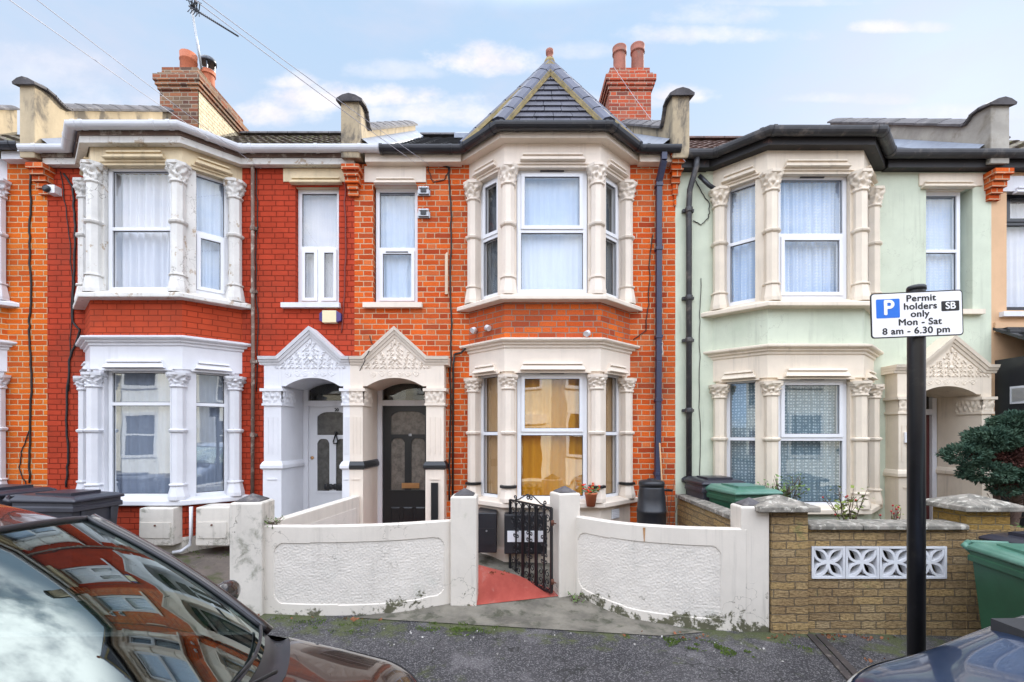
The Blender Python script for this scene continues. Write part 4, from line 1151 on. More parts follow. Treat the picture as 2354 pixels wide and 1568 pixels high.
# ================= house with pale green render
P16 = dict(wall='render_green', spandrel='render_green', base='render_green', plinth='paint_cream_green_house', trim_low='paint_cream_green_house', trim_up='paint_cream_green_house', seed=21,
    win=[[W(trans=1.98, cur='net_lace_dark', pane='pane_lace'), W(trans=1.98, cur='net_lace_dark', pane='pane_lace', lights=('fix', 'sash'), vent='top'), W(trans=1.98, cur='net_lace_dark')],
         [W(trans=4.73, cur='net_lace', amp=.035, cury=.13), W(trans=4.73, cur='net_lace', amp=.035, cury=.13, lights=('sash', 'fix'), vent='top'), W(trans=4.73, cur='net_lace', amp=.035)]])
w16 = (ZX(2128), ZX(2235), ZZ(714), ZZ(432))
h16 = house('terraced_house', 'pale green rendered house with cream window surrounds and black gutter', XC_, XD, 4.04, .18, -.085, P16,
            [w16, (5.52, 6.58, .0, 2.68)])
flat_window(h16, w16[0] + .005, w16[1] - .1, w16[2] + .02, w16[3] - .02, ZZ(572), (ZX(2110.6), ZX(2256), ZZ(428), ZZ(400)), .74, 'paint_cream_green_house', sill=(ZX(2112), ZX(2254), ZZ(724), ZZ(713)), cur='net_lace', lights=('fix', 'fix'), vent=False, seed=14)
porch(h16, 5.355, 6.66, 5.60, 6.515, 6.105, .2, 'paint_cream_green_house', -.115, foot=.36)
d16 = panel_door(h16, 5.68, 6.43, .28, 2.26, FY + .50, 'door_red', 'paint_white', 2.66, 'r')
pq = MB(); pq.box(ZX(2073) * .97, ZX(2073) * .97 + .20, FY - .262, FY - .235, 1.845, 1.99); pqo = pq.build('number_plaque', 'sign_white', h16, bevel=.004)
text('house_number', '16', .115, Matrix.Translation((ZX(2073) * .97 + .10, FY - .264, 1.918)) @ FRONT, 'black_paint', pqo, bold=.002)
sb = MB(); sb.prism(bay_poly(4.04, .13, 0), 5.735, 5.875); sb.box(XC_ + .05, 4.04 - 1.26, FY - .13, FY, 5.72, 5.873); sb.box(4.04 + 1.26, 11.5, FY - .13, FY, 5.72, 5.873); sb.build('fascia', 'fascia_black', h16)
gutter(h16, gutter_path(XC_ + .10, 11.5, 4.04, .20), 5.88, 'gutter_faded', [(1, .08), (1, .9), (2, .03), (2, .96), (3, .12), (3, .88)], r=.072)
tiled_roof(h16, XC_ + .14, XD - .12, 'tile_brown', -.08)
rf = MB(); q0 = bay_poly(4.04, .15); rf.loft([[(x, y, 5.88) for x, y in q0], [(x * .3 + 4.04 * .7, FY + .3, 6.07) for x, y in q0]]); rf.build('bay_roof', 'tile_brown', h16)
parapet(h16, XD - .21, XD + .05, 6.55, 6.50, FY + .16, 10.0, 'cement_grey', lead=-1, dz=-.08)
corbel(h16, XD - .13, XD + .13, 5.68, n=5)

# ================= neighbours cut by the frame
P22 = dict(P20); P22.update(wall='brick_amber', spandrel='brick_amber', base='brick_amber', trim_up='paint_white', col_up='paint_white', cap_up='paint_white', pier_up='paint_white', seed=31)
h22 = house('terraced_house', 'amber brick house at the far left edge, mostly out of view', -11.1, XA, -8.40, .5, .06, P22, [])
sb = MB(); sb.box(-7.2, XA - .1, FY - .125, FY, 5.84, 5.95); sb.build('fascia', 'paint_white', h22)
gutter(h22, [(-11, FY - .19), (XA - .2, FY - .19)], 6.0, 'gutter_black', [(0, .93), (0, .97)])
tiled_roof(h22, -11.0, XA - .2, 'tile_moss', .06)
parapet(h22, -11.2, -11.0, 6.9, 6.85, FY + .26, 10.6, 'cement')
h14 = house('terraced_house', 'peach rendered house at the right edge with dark framed window and black porch', XD, 11.4, 9.6, .15, -.12, dict(wall='render_peach'), [(7.10, 8.05, 3.74, 5.50), (7.2, 8.0, .1, 2.3)], bay=False)
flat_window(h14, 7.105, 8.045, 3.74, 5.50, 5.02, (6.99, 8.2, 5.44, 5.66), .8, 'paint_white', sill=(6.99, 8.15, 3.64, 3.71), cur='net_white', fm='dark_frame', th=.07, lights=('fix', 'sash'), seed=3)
pb_ = MB()
pb_.box(6.93, 7.0, 6.1, FY, .1, 3.02); pb_.box(6.93, 8.6, 6.1, 6.17, .1, 3.0); po = pb_.build('porch', 'black_plastic', h14)
pr = MB(); pr.loft([[(6.90, FY + .01, 3.46), (8.7, FY + .01, 3.46), (8.7, 5.95, 2.98), (6.90, 5.95, 2.98)], [(6.90, FY + .01, 3.50), (8.7, FY + .01, 3.50), (8.7, 5.95, 3.02), (6.90, 5.95, 3.02)]])
for i in range(8):
    y0 = 5.95 + i * .11; z0 = 3.02 + (y0 - 5.95) * .48 / .9
    for k_ in range(11):
        x0 = 6.91 + k_ * .165 + (.08 if i % 2 else 0); pr.box(x0, x0 + .16, y0, y0 + .12, z0 + .01, z0 + .03 + .012)
pr.build('porch_roof', 'tile_dark', po)
pw = MB(); pw.box(6.915, 6.935, 6.28, 6.62, 2.38, 2.62); pw.build('porch_window', 'upvc_grey', po)
pw = MB(); pw.box(6.908, 6.914, 6.31, 6.59, 2.41, 2.59); pw.build('porch_pane', 'pane_mirror', po)
st = MB(); st.box(XD + .03, 8.8, FY - .03, FY + .02, 3.42, 3.56); st.build('render_band', 'render_peach', h14)
tiled_roof(h14, XD + .1, 11.4, 'tile_moss', -.08)

# ================= the terrace across the street (seen mirrored in panes and car glass)
def opposite(x, wallm, label, src=None):
    root = thing('terraced_house', label, 'house', (0, 0, 0), 'houses across the street')
    wl = MB(); wl.box(-2.25, 2.25, 0, 4, -.2, 5.9); wl.build('wall', wallm, root)
    b = MB(); pr_ = [(-1.9 + .0, 0), (-1.4, -.55), (.1, -.55), (.6, 0)]
    b.prism(pr_, -.2, 5.9); b.build('bay_wall', 'opposite_white', root)
    r = MB(); r.face([(-2.25, -.3, 5.9), (2.25, -.3, 5.9), (2.25, 4.2, 8.7), (-2.25, 4.2, 8.7)]); r.face([(-2.25, 8.4, 5.9), (2.25, 8.4, 5.9), (2.25, 4.2, 8.7), (-2.25, 4.2, 8.7)]); r.build('roof', 'tile_brown', root)
    for (xa, xb, za, zb, y) in ((-1.25, -.05, 1.1, 2.7, -.55), (-1.25, -.05, 3.9, 5.4, -.55), (1.1, 1.9, 3.9, 5.4, 0)):
        f = MB(); f.box(xa - .12, xb + .12, y - .08, y, za - .12, za); f.box(xa - .1, xa, y - .05, y, za, zb); f.box(xb, xb + .1, y - .05, y, za, zb); f.box(xa - .1, xb + .1, y - .05, y, zb, zb + .12); f.box(xa, xb, y - .04, y, (za + zb) / 2 - .03, (za + zb) / 2 + .03)
        fo = f.build('window', 'upvc', root)
        p = MB(); p.box(xa, xb, y - .02, y - .004, za, zb); p.build('pane', 'steel_dark', fo)
    d = MB(); d.box(1.0, 1.85, -.02, 0, .1, 2.2); d.build('door', 'door_red', root)
    t = MB(); t.box(.8, 2.1, -.1, 0, 2.35, 2.8); t.build('door_canopy', 'opposite_white', root)
    root.rotation_euler = (0, 0, math.pi); root.location = (x, -7.0, .05)
    return root
for x, m_, lb in ((-11.25, 'opposite_brick', 'brick house across the street, mirrored at the end of the row'), (-6.75, 'opposite_cream', 'cream house across the street opposite the red painted house'), (-2.25, 'opposite_white', 'white house across the street opposite the paired porches'),
                  (2.25, 'opposite_cream', 'cream house across the street mirrored in the amber window'), (6.75, 'opposite_brick', 'brick house across the street opposite the pale green house'), (11.25, 'opposite_white', 'white house across the street, mirrored beyond the pale green house'), (-15.75, 'opposite_cream', 'cream house across the street, mirrored in the white bay of the red house'), (-20.25, 'opposite_white', 'white house across the street, farthest mirrored in the white bay'),
                  (15.75, 'opposite_cream', 'cream house across the street, mirrored in the right cheek of the green bay'), (20.25, 'opposite_brick', 'brick house across the street, farthest along to the right')):
    opposite(x, m_, lb)
vtx, _ = seg_frame(.54, 2, .004)
vt = MB(vtx)
vt.box(-.12, .06, -.012, .0, .80, .93)
for i in range(5): vt.box(-.105, .045, -.02, -.011, .812 + i * .023, .822 + i * .023)
vt.build('air_vent', 'upvc', h18)

# ------------------------------------------------------------------ ground
def zp(x): return .04 - .025 * x
def zg(x, y): return zp(x) + .25 * min(1, max(0, (y - 5.0) / 1.5))
def sheet(name, m, poly_or_rect, dz=0., n=1):
    mb = MB()
    x0, x1, ys = poly_or_rect
    xs = [x0 + (x1 - x0) * i / n for i in range(n + 1)]
    for ya, yb in zip(ys[:-1], ys[1:]):
        for a, b in zip(xs[:-1], xs[1:]):
            mb.face([(a, ya, zg(a, ya) + dz), (b, ya, zg(b, ya) + dz), (b, yb, zg(b, yb) + dz), (a, yb, zg(a, yb) + dz)])
    return struct(mb.build(name, m))
gm = MB(); gm.face([(-250, -250, -.22 + 6.25), (250, -250, -.22 - 6.25), (250, 250, -.22 - 6.25), (-250, 250, -.22 + 6.25)])
struct(gm.build('ground', 'concrete_dark'))
sheet('road', 'asphalt', (-60, 60, [-4.6, 2.22]), -.125)
sheet('kerb', 'kerb_stone', (-60, 60, [2.22, 2.36]), -.004)
kb = MB(); kb.face([(-60, 2.22, zp(-60) - .14), (60, 2.22, zp(60) - .14), (60, 2.22, zp(60) - .004), (-60, 2.22, zp(-60) - .004)]); struct(kb.build('kerb_face', 'kerb_stone'))
sheet('far_pavement', 'concrete_floor', (-60, 60, [-7.0, -4.6]), 0)
sheet('pavement', 'asphalt_pavement' if 'asphalt_pavement' in MATS else 'asphalt', (-40, 40, [2.36, 4.0, 5.0]), 0)
sheet('driveway', 'concrete_dark', (-7.2, -2.30, [5.0, 6.5, 7.4]), .002, 3)
sheet('garden_paving', 'concrete_floor', (-2.30, 2.36, [5.0, 6.5, 7.5]), .002, 3)
sheet('garden_bed', 'concrete_dark', (2.36, 7.6, [5.0, 6.5, 7.5]), .002, 3)
sheet('side_ground', 'concrete_dark', (-40, -7.2, [5.0, 6.5, 8.0]), 0)
sheet('side_ground', 'concrete_dark', (7.6, 40, [5.0, 6.5, 8.0]), 0)
def gpoly(name, m, pts, dz):
    mb = MB(); mb.face([(x, y, zg(x, y) + dz) for x, y in pts]); return struct(mb.build(name, m))
gpoly('threshold_slab', 'concrete_floor', [(-1.60, 4.86), (1.45, 4.60), (1.9, 4.72), (1.4, 5.0), (-1.4, 5.0)], .008)
mb = MB()
for a, b, c, d in [((-.40, 5.0), (.62, 5.0), (.62, 5.42), (-.40, 5.2)), ]:
    pass
path_l = [(-.45, 5.19), (-1.1, 5.8), (-1.95, 6.5)]; path_r = [(.62, 5.47), (.05, 5.95), (-1.0, 6.5)]
for i in range(2):
    (ax, ay), (bx, by) = path_l[i:i + 2]; (cx_, cy_), (dx_, dy_) = path_r[i:i + 2]
    mb.face([(ax, ay, zg(ax, ay) + .009), (cx_, cy_, zg(cx_, cy_) + .009), (dx_, dy_, zg(dx_, dy_) + .009), (bx, by, zg(bx, by) + .009)])
struct(mb.build('path', 'red_path'))
mb = MB(); mb.box(-2.2, -1.1, 6.6, 7.36, .2, .352); struct(mb.build('door_step', 'red_path'))
mb = MB(); mb.box(-3.3, -2.3, 6.6, 7.36, .2, .46); struct(mb.build('door_step', 'concrete_floor'))

# ------------------------------------------------------------------ white garden walls with pebbledash panels
def catmull(P, n=60):
    P = [Vector(p) for p in P]; Q = [P[0] * 2 - P[1]] + P + [P[-1] * 2 - P[-2]]; out = []
    for i in range(1, len(Q) - 2):
        for k in range(n):
            t = k / n; a, b, c, d = Q[i - 1:i + 3]
            out.append(.5 * ((2 * b) + (c - a) * t + (2 * a - 5 * b + 4 * c - d) * t * t + (3 * b - a - 3 * c + d) * t ** 3))
    out.append(P[-1]); return out
def curved_wall(root, P, ztop, m, mp, x0m=.16, x1m=.13, zb_off=.11, zt_off=.165, th=.15, low=0.):
    C = catmull(P, 40); L = [0]
    for a, b in zip(C[:-1], C[1:]): L.append(L[-1] + (b - a).length)
    def at(s):
        s = max(0, min(L[-1], s)); i = 0
        while i < len(L) - 2 and L[i + 1] < s: i += 1
        f = (s - L[i]) / max(1e-6, L[i + 1] - L[i]); p = C[i].lerp(C[i + 1], f); d = (C[i + 1] - C[i]).normalized()
        return p, Vector((d.y, -d.x))
    nu = int(L[-1] / .0095); nv = 108
    def zz(p, v): z0 = zg(p.x, p.y) - .03; return z0 + (ztop - z0) * v
    body = MB(); panel = MB()
    def inside(s, z, z0):
        x0, x1, a, b, r = x0m, L[-1] - x1m, z0 + zb_off, ztop - zt_off, .11
        qx = abs(s - (x0 + x1) / 2) - (x1 - x0) / 2 + r; qy = abs(z - (a + b) / 2) - (b - a) / 2 + r
        return math.hypot(max(qx, 0), max(qy, 0)) + min(max(qx, qy), 0) - r
    def pt(i, j, off):
        s = L[-1] * i / nu; p, n = at(s); z0 = zg(p.x, p.y) - .03; z = z0 + (ztop - z0) * j / nv
        return (p.x + n.x * off, p.y + n.y * off, z), inside(s, z, z0 + .03)
    grid_ = [[pt(i, j, 0) for i in range(nu + 1)] for j in range(nv + 1)]
    def dash(i, j):
        s = L[-1] * i / nu; z = ztop * j / nv; q = Vector((s * 52 + 9.1 * P[0][0], z * 52, 0))
        return -.009 + .0028 * mnoise.noise(q) + .0018 * mnoise.noise(q * .23)
    gin = [[pt(i, j, dash(i, j))[0] for i in range(nu + 1)] for j in range(nv + 1)]
    for j in range(nv):
        for i in range(nu):
            q = [(j, i), (j, i + 1), (j + 1, i + 1), (j + 1, i)]
            ins = [grid_[a][b][1] < 0 for a, b in q]
            if all(ins): panel.face([gin[a][b] for a, b in q])
            else: body.face([gin[a][b] if f else grid_[a][b][0] for (a, b), f in zip(q, ins)])
    st = 24
    for i in range(st):
        pa, na = at(L[-1] * i / st); pb2, nb = at(L[-1] * (i + 1) / st)
        A, B = Vector((pa.x, pa.y, 0)), Vector((pb2.x, pb2.y, 0)); NA, NB = Vector((na.x, na.y, 0)), Vector((nb.x, nb.y, 0))
        T = Vector((0, 0, ztop)); za, zb2 = Vector((0, 0, zg(pa.x, pa.y) - .03)), Vector((0, 0, zg(pb2.x, pb2.y) - .03))
        body.face([A + T, B + T, B - NB * .02 + T + Vector((0, 0, .018)), A - NA * .02 + T + Vector((0, 0, .018))])
        body.face([A - NA * .02 + T + Vector((0, 0, .018)), B - NB * .02 + T + Vector((0, 0, .018)), B - NB * th + T, A - NA * th + T])
        body.face([B - NB * th + zb2, A - NA * th + za, A - NA * th + T, B - NB * th + T])
    o = body.build('wall_face', m, root, smooth=False); pn = panel.build('pebbledash_panel', mp, root, smooth=False)
    return o
def pillar(root, cx, cy, hw, hd, z0, z1, m, rz=0, cap=True, chamfer=False):
    c, s = math.cos(rz), math.sin(rz)
    tr = lambda x, y: (cx + x * c - y * s, cy + x * s + y * c)
    mb = MB(); sq = lambda a, b: [tr(-a, -b), tr(a, -b), tr(a, b), tr(-a, b)]
    rings = [(1.0, z0), (1.0, z1 - .02), (.94, z1)]
    mb.loft([[(x, y, z) for x, y in sq(hw * k_, hd * k_)] for k_, z in rings])
    o = mb.build('pillar', m, root, bevel=.014, seg=3)
    if cap:
        k = MB(); q = sq(hw * .74, hd * .74); k.loft([[(x, y, z1 - .01) for x, y in q], [(x, y, z1 + .012) for x, y in q], [(x, y, z1 + .075) for x, y in sq(.004, .004)]])
        k.build('pillar_cap', 'coping_tile', o)
    return o
gwl = thing('garden_wall', 'white curved garden wall left of the gate with rough panel and mossy foot', 'wall', (-1.6, 5.0, zp(-1.6)), 'white curved garden walls')
curved_wall(gwl, [(-2.62, 4.93), (-1.95, 4.91), (-1.26, 5.02), (-.62, 5.26)], 1.0, 'paint_ivory_wall', 'render_white_rough')
pillar(gwl, -2.73, 5.02, .16, .16, zp(-2.7) - .05, 1.26, 'paint_mouldy', R(4))
pillar(gwl, -.53, 5.34, .143, .143, zp(-.5) - .05, 1.28, 'paint_ivory_wall')
gwr = thing('garden_wall', 'white curved garden wall right of the gate with rust streak under its top', 'wall', (1.5, 5.0, zp(1.5)), 'white curved garden walls')
curved_wall(gwr, [(.66, 5.58), (1.14, 5.10), (1.72, 4.85), (2.34, 4.76)], 1.0, 'paint_ivory_wall', 'render_white_rough', x0m=.14, x1m=.24)
pillar(gwr, .62, 5.60, .135, .135, zp(.6) - .03, 1.28, 'paint_ivory_wall', R(20))
pillar(gwr, 2.435, 4.89, .142, .125, zp(2.4) - .05, 1.235, 'paint_ivory_wall')
rs = MB(); p_ = catmull([(.66, 5.58), (1.14, 5.10), (1.72, 4.85), (2.34, 4.76)], 40)[57]
rs.loft([[(p_.x - .012, p_.y - .004, .985), (p_.x + .012, p_.y - .008, .985), (p_.x + .012, p_.y + .02, .985), (p_.x - .012, p_.y + .02, .985)], [(p_.x - .002, p_.y - .003, .84), (p_.x + .004, p_.y - .006, .84), (p_.x + .004, p_.y + .02, .84), (p_.x - .002, p_.y + .02, .84)]])
rs.build('rust_streak', 'rust_stain', gwr)
# white wall between the two front gardens
dv = thing('garden_wall', 'low white rendered wall between the white door and the black door', 'wall', (-2.4, 5.8, .2))
def dwall(s, v):
    a, b = Vector((-2.50, 5.16)), Vector((-2.10, 6.58)); p = a.lerp(b, s); z0 = zg(p.x, p.y) - .05; zt = 1.03 + .08 * s
    return p, z0, zt
A_, B_ = dwall(0, 0), dwall(1, 0); dd = (B_[0] - A_[0]).normalized(); nn_ = Vector((dd.y, -dd.x))
mb = MB()
def q4(p, z0, z1, off): return (p.x + nn_.x * off, p.y + nn_.y * off, z0), (p.x + nn_.x * off, p.y + nn_.y * off, z1)
f0, f1 = q4(A_[0], A_[1], A_[2], 0); g0, g1 = q4(B_[0], B_[1], B_[2], 0); k0, k1 = q4(A_[0], A_[1], A_[2], -.13); l0, l1 = q4(B_[0], B_[1], B_[2], -.13)
mb.loft([[f0, g0, l0, k0], [f1, g1, l1, k1]]); mb.build('wall_face', 'paint_ivory_wall', dv, bevel=.01)
mb = MB()
m0, m1 = Vector(f1).lerp(Vector(g1), .08), Vector(f1).lerp(Vector(g1), .93)
dn = Vector((nn_.x, nn_.y, 0)) * .006
mb.loft([[m0 + dn + Vector((0, 0, -.62)), m1 + dn + Vector((0, 0, -.62)), m1 - dn + Vector((0, 0, -.62)), m0 - dn + Vector((0, 0, -.62))], [m0 + dn + Vector((0, 0, -.15)), m1 + dn + Vector((0, 0, -.15)), m1 - dn + Vector((0, 0, -.15)), m0 - dn + Vector((0, 0, -.15))]])
mb.build('pebbledash_panel', 'render_white_rough', dv)

# ------------------------------------------------------------------ wrought iron gate
gate = thing('iron_gate', 'black wrought iron garden gate with scrolls standing open on the red path', 'gate', (.45, 5.42, zp(.4) + .1))
gx = Vector((-.47, .70, 0)).normalized()
GM = Matrix(((gx.x, -gx.y, 0, .45), (gx.y, gx.x, 0, 5.44), (0, 0, 1, .15), (0, 0, 0, 1)))
GW, GH = .85, .965
fr = MB(GM)
for x in (0, GW): fr.box(x - .013, x + .013, -.013, .013, 0, GH)
for z in (.0, GH): fr.box(0, GW, -.011, .011, z - .011, z + .011)
for x in (.275, .305, .55, .58): fr.box(x - .009, x + .009, -.009, .009, 0, GH)
fr.box(.262, .318, -.003, .003, .02, GH - .02); fr.box(.537, .593, -.003, .003, .02, GH - .02)
fr.build('frame', 'wrought_iron', gate)
sc = MB(GM)
for xc0 in (.137, .428, .716):
    sc.box(xc0 - .008, xc0 + .008, -.008, .008, 0, GH)
    for s in (-1, 1):
        xm = xc0 + s * .064
        arc = [(xm + .052 * math.cos(t), 0, GH - .075 + .058 * math.sin(t)) for t in [math.pi * i / 10 for i in range(11)]]
        sc.tube(arc, .0065, 6)
        for zc, sg in ((GH - .13, 1), (GH - .245, -1)):
            sc.tube(spiral(xm, zc, .045, 1.15, R(90) if sg > 0 else R(-90), 0, -s * sg), .0062, 6)
        for zc in (.53, .60, .33, .40):
            sc.tube(spiral(xc0 + s * .035, zc, .030, 1.1, R(180) if s > 0 else 0, 0, s * (1 if int(zc * 100) % 2 else -1)), .0062, 6)
        arc = [(xm + .052 * math.cos(t), 0, .075 - .058 * math.sin(t)) for t in [math.pi * i / 10 for i in range(11)]]
        sc.tube(arc, .0065, 6)
        for zc, sg in ((.10, -1), (.20, 1)):
            sc.tube(spiral(xm, zc, .045, 1.15, R(-90) if sg < 0 else R(90), 0, s * sg), .0062, 6)
sc.build('scrollwork', 'wrought_iron', gate)
cr = MB(GM)
for s in (-1, 1):
    cr.tube(spiral(GW / 2 + s * .035, GH + .075, .035, 1.2, R(90), 0, s), .0075, 6)
    cr.tube([(GW / 2 + s * .03, 0, GH + .112), (GW / 2 + s * .09, 0, GH + .09), (GW / 2 + s * .22, 0, GH + .03), (GW / 2 + s * .30, 0, GH + .015)], .0075, 6)
    cr.tube(spiral(GW / 2 + s * .31, GH + .045, .032, 1.2, R(-90), 0, -s), .0075, 6)
cr.build('crest', 'wrought_iron', gate)
hg = MB(GM)
for z in (.13, .80): hg.lathe((-.02, 0, z), [(.017, -.03), (.017, .03)], 8); hg.bar((-.02, 0, z), (-.08, 0, z), .012)
hg.build('hinge', 'rust', gate)

# ------------------------------------------------------------------ brown stone-faced wall with pierced blocks
bw = thing('garden_wall', 'brown stone faced garden wall with a row of white pierced blocks', 'wall', (3.6, 4.8, zp(3.6)))
bx0, bx1 = 2.95, 4.56
bz0, bz1 = .505, .835
mb = MB(); gy = 4.79
mb.box(2.59, 2.95, gy - .04, gy + .25, zp(2.8) - .05, 1.19)
mb.build('pillar', 'stone_brick', bw, bevel=.006)
wl_ = MB(); xb0, xb1 = 3.005, 4.365
for (a, b, c, d) in ((2.951, 5.2, -.15, bz0), (2.951, 5.2, bz1, 1.005), (2.951, xb0, bz0 - .001, bz1 + .001), (xb1, 5.2, bz0 - .001, bz1 + .001)): wl_.box(a, b, gy, gy + .20, c, d)
wl_.build('wall_face', 'stone_brick', bw)
mb = MB(); mb.box(4.565, 5.0, gy - .006, gy + .38, 1.0, 1.19); mb.build('pillar', 'stone_brick_lit', bw, bevel=.006)  # same stone as below; golden light on the top put into its colour
mb = MB(); mb.box(4.565, 5.0, gy - .006, gy + .38, -.15, 1.0); mb.build('pillar_base', 'stone_brick', bw)
cp = MB()
cs = MB()
for i in range(3):
    a = 2.97 + i * .53; cs.loft([[(a, gy - .05, 1.005), (a + .525, gy - .05, 1.005), (a + .525, gy + .25, 1.005), (a, gy + .25, 1.005)], [(a, gy - .05, 1.045), (a + .525, gy - .05, 1.045), (a + .525, gy + .25, 1.045), (a, gy + .25, 1.045)], [(a + .01, gy - .02, 1.062), (a + .515, gy - .02, 1.062), (a + .515, gy + .22, 1.062), (a + .01, gy + .22, 1.062)]])
cs.build('coping', 'stone_cap', bw, bevel=.008)
for (a, b, y0, y1, zt) in ((2.43, 3.03, gy - .12, gy + .33, 1.19), (4.47, 5.10, gy - .10, gy + .46, 1.19)):
    c = MB(); xm, ym = (a + b) / 2, (y0 + y1) / 2
    c.loft([[(a, y0, zt), (b, y0, zt), (b, y1, zt), (a, y1, zt)], [(a, y0, zt + .05), (b, y0, zt + .05), (b, y1, zt + .05), (a, y1, zt + .05)], [(xm - .02, ym - .02, zt + .145), (xm + .02, ym - .02, zt + .145), (xm + .02, ym + .02, zt + .145), (xm - .02, ym + .02, zt + .145)]])
    c.build('pillar_cap', 'stone_cap', bw, bevel=.008)
bwid = (xb1 - xb0) / 4 - .006
def block():
    mb = MB(); h = bwid / 2; y0, y1 = gy - .012, gy + .085
    zc = (bz0 + bz1) / 2; hz = (bz1 - bz0) / 2 - .004; xc0 = xb0 + h + .003; t = .021
    for (a, b, c, d) in ((-h, -h + t, -hz, hz), (h - t, h, -hz, hz), (-h + t, h - t, -hz, -hz + t), (-h + t, h - t, hz - t, hz)): mb.box(xc0 + a, xc0 + b, y0, y1, zc + c, zc + d)
    # four pointed petals, each drawn by two arcs from the centre to a corner
    for sx in (-1, 1):
        for sz in (-1, 1):
            ex, ez = sx * (h - t), sz * (hz - t)
            for side in (-1, 1):
                px_ = []
                for i in range(9):
                    u_ = i / 8; bul = math.sin(math.pi * u_) * .048 * side
                    L_ = math.hypot(ex, ez); px_.append((xc0 + ex * u_ - ez / L_ * bul, zc + ez * u_ + ex / L_ * bul))
                rib = []
                for i, (ax, az) in enumerate(px_):
                    p, n2 = px_[max(0, i - 1)], px_[min(8, i + 1)]
                    d = Vector((n2[0] - p[0], n2[1] - p[1])).normalized(); nx, nz = -d.y * .0125, d.x * .0125
                    e = .0005 * (side + 1) + .00025 * (sx + 1) + .00015 * (sz + 1)
                    rib.append([(ax - nx, y0 + .006 + e, az - nz), (ax + nx, y0 + .006 + e, az + nz), (ax + nx, y1 - .01 - e, az + nz), (ax - nx, y1 - .01 - e, az - nz)])
                mb.loft(rib)
    mb.blob((xc0, y0 + .035, zc), .030, .030, .030)
    return mb.build('pierced_block', 'white_block', bw)
b0 = block()
for i in range(1, 4):
    c = b0.copy(); col.objects.link(c); c.parent = bw; c.location = (i * (bwid + .006), 0, 0)
so = MB(); so.box(3.42, 4.56, 5.0, 6.15, 0, .74); struct(so.build('soil', 'soil'))
# brown wall running back to the house front
bd = thing('garden_wall', 'brown stone faced wall running back beside the black water butt', 'wall', (2.4, 5.9, .1))
mb = MB(); y0, y1 = 5.02, 6.80; x0, x1 = 2.36, 2.50
mb.loft([[(x0, y0, -.1), (x1, y0, -.1), (x1, y0, 1.04), (x0, y0, 1.04)], [(x0, y1, .1), (x1, y1, .1), (x1, y1, 1.06), (x0, y1, 1.06)]]); mb.build('wall_face', 'stone_brick', bd)
mb = MB(); mb.loft([[(x0 - .03, y0, 1.04), (x1 + .03, y0, 1.04), (x1 + .03, y0, 1.09), (x0 - .03, y0, 1.09)], [(x0 - .03, y1, 1.06), (x1 + .03, y1, 1.06), (x1 + .03, y1, 1.11), (x0 - .03, y1, 1.11)]]); mb.build('coping', 'stone_cap', bd, bevel=.008)

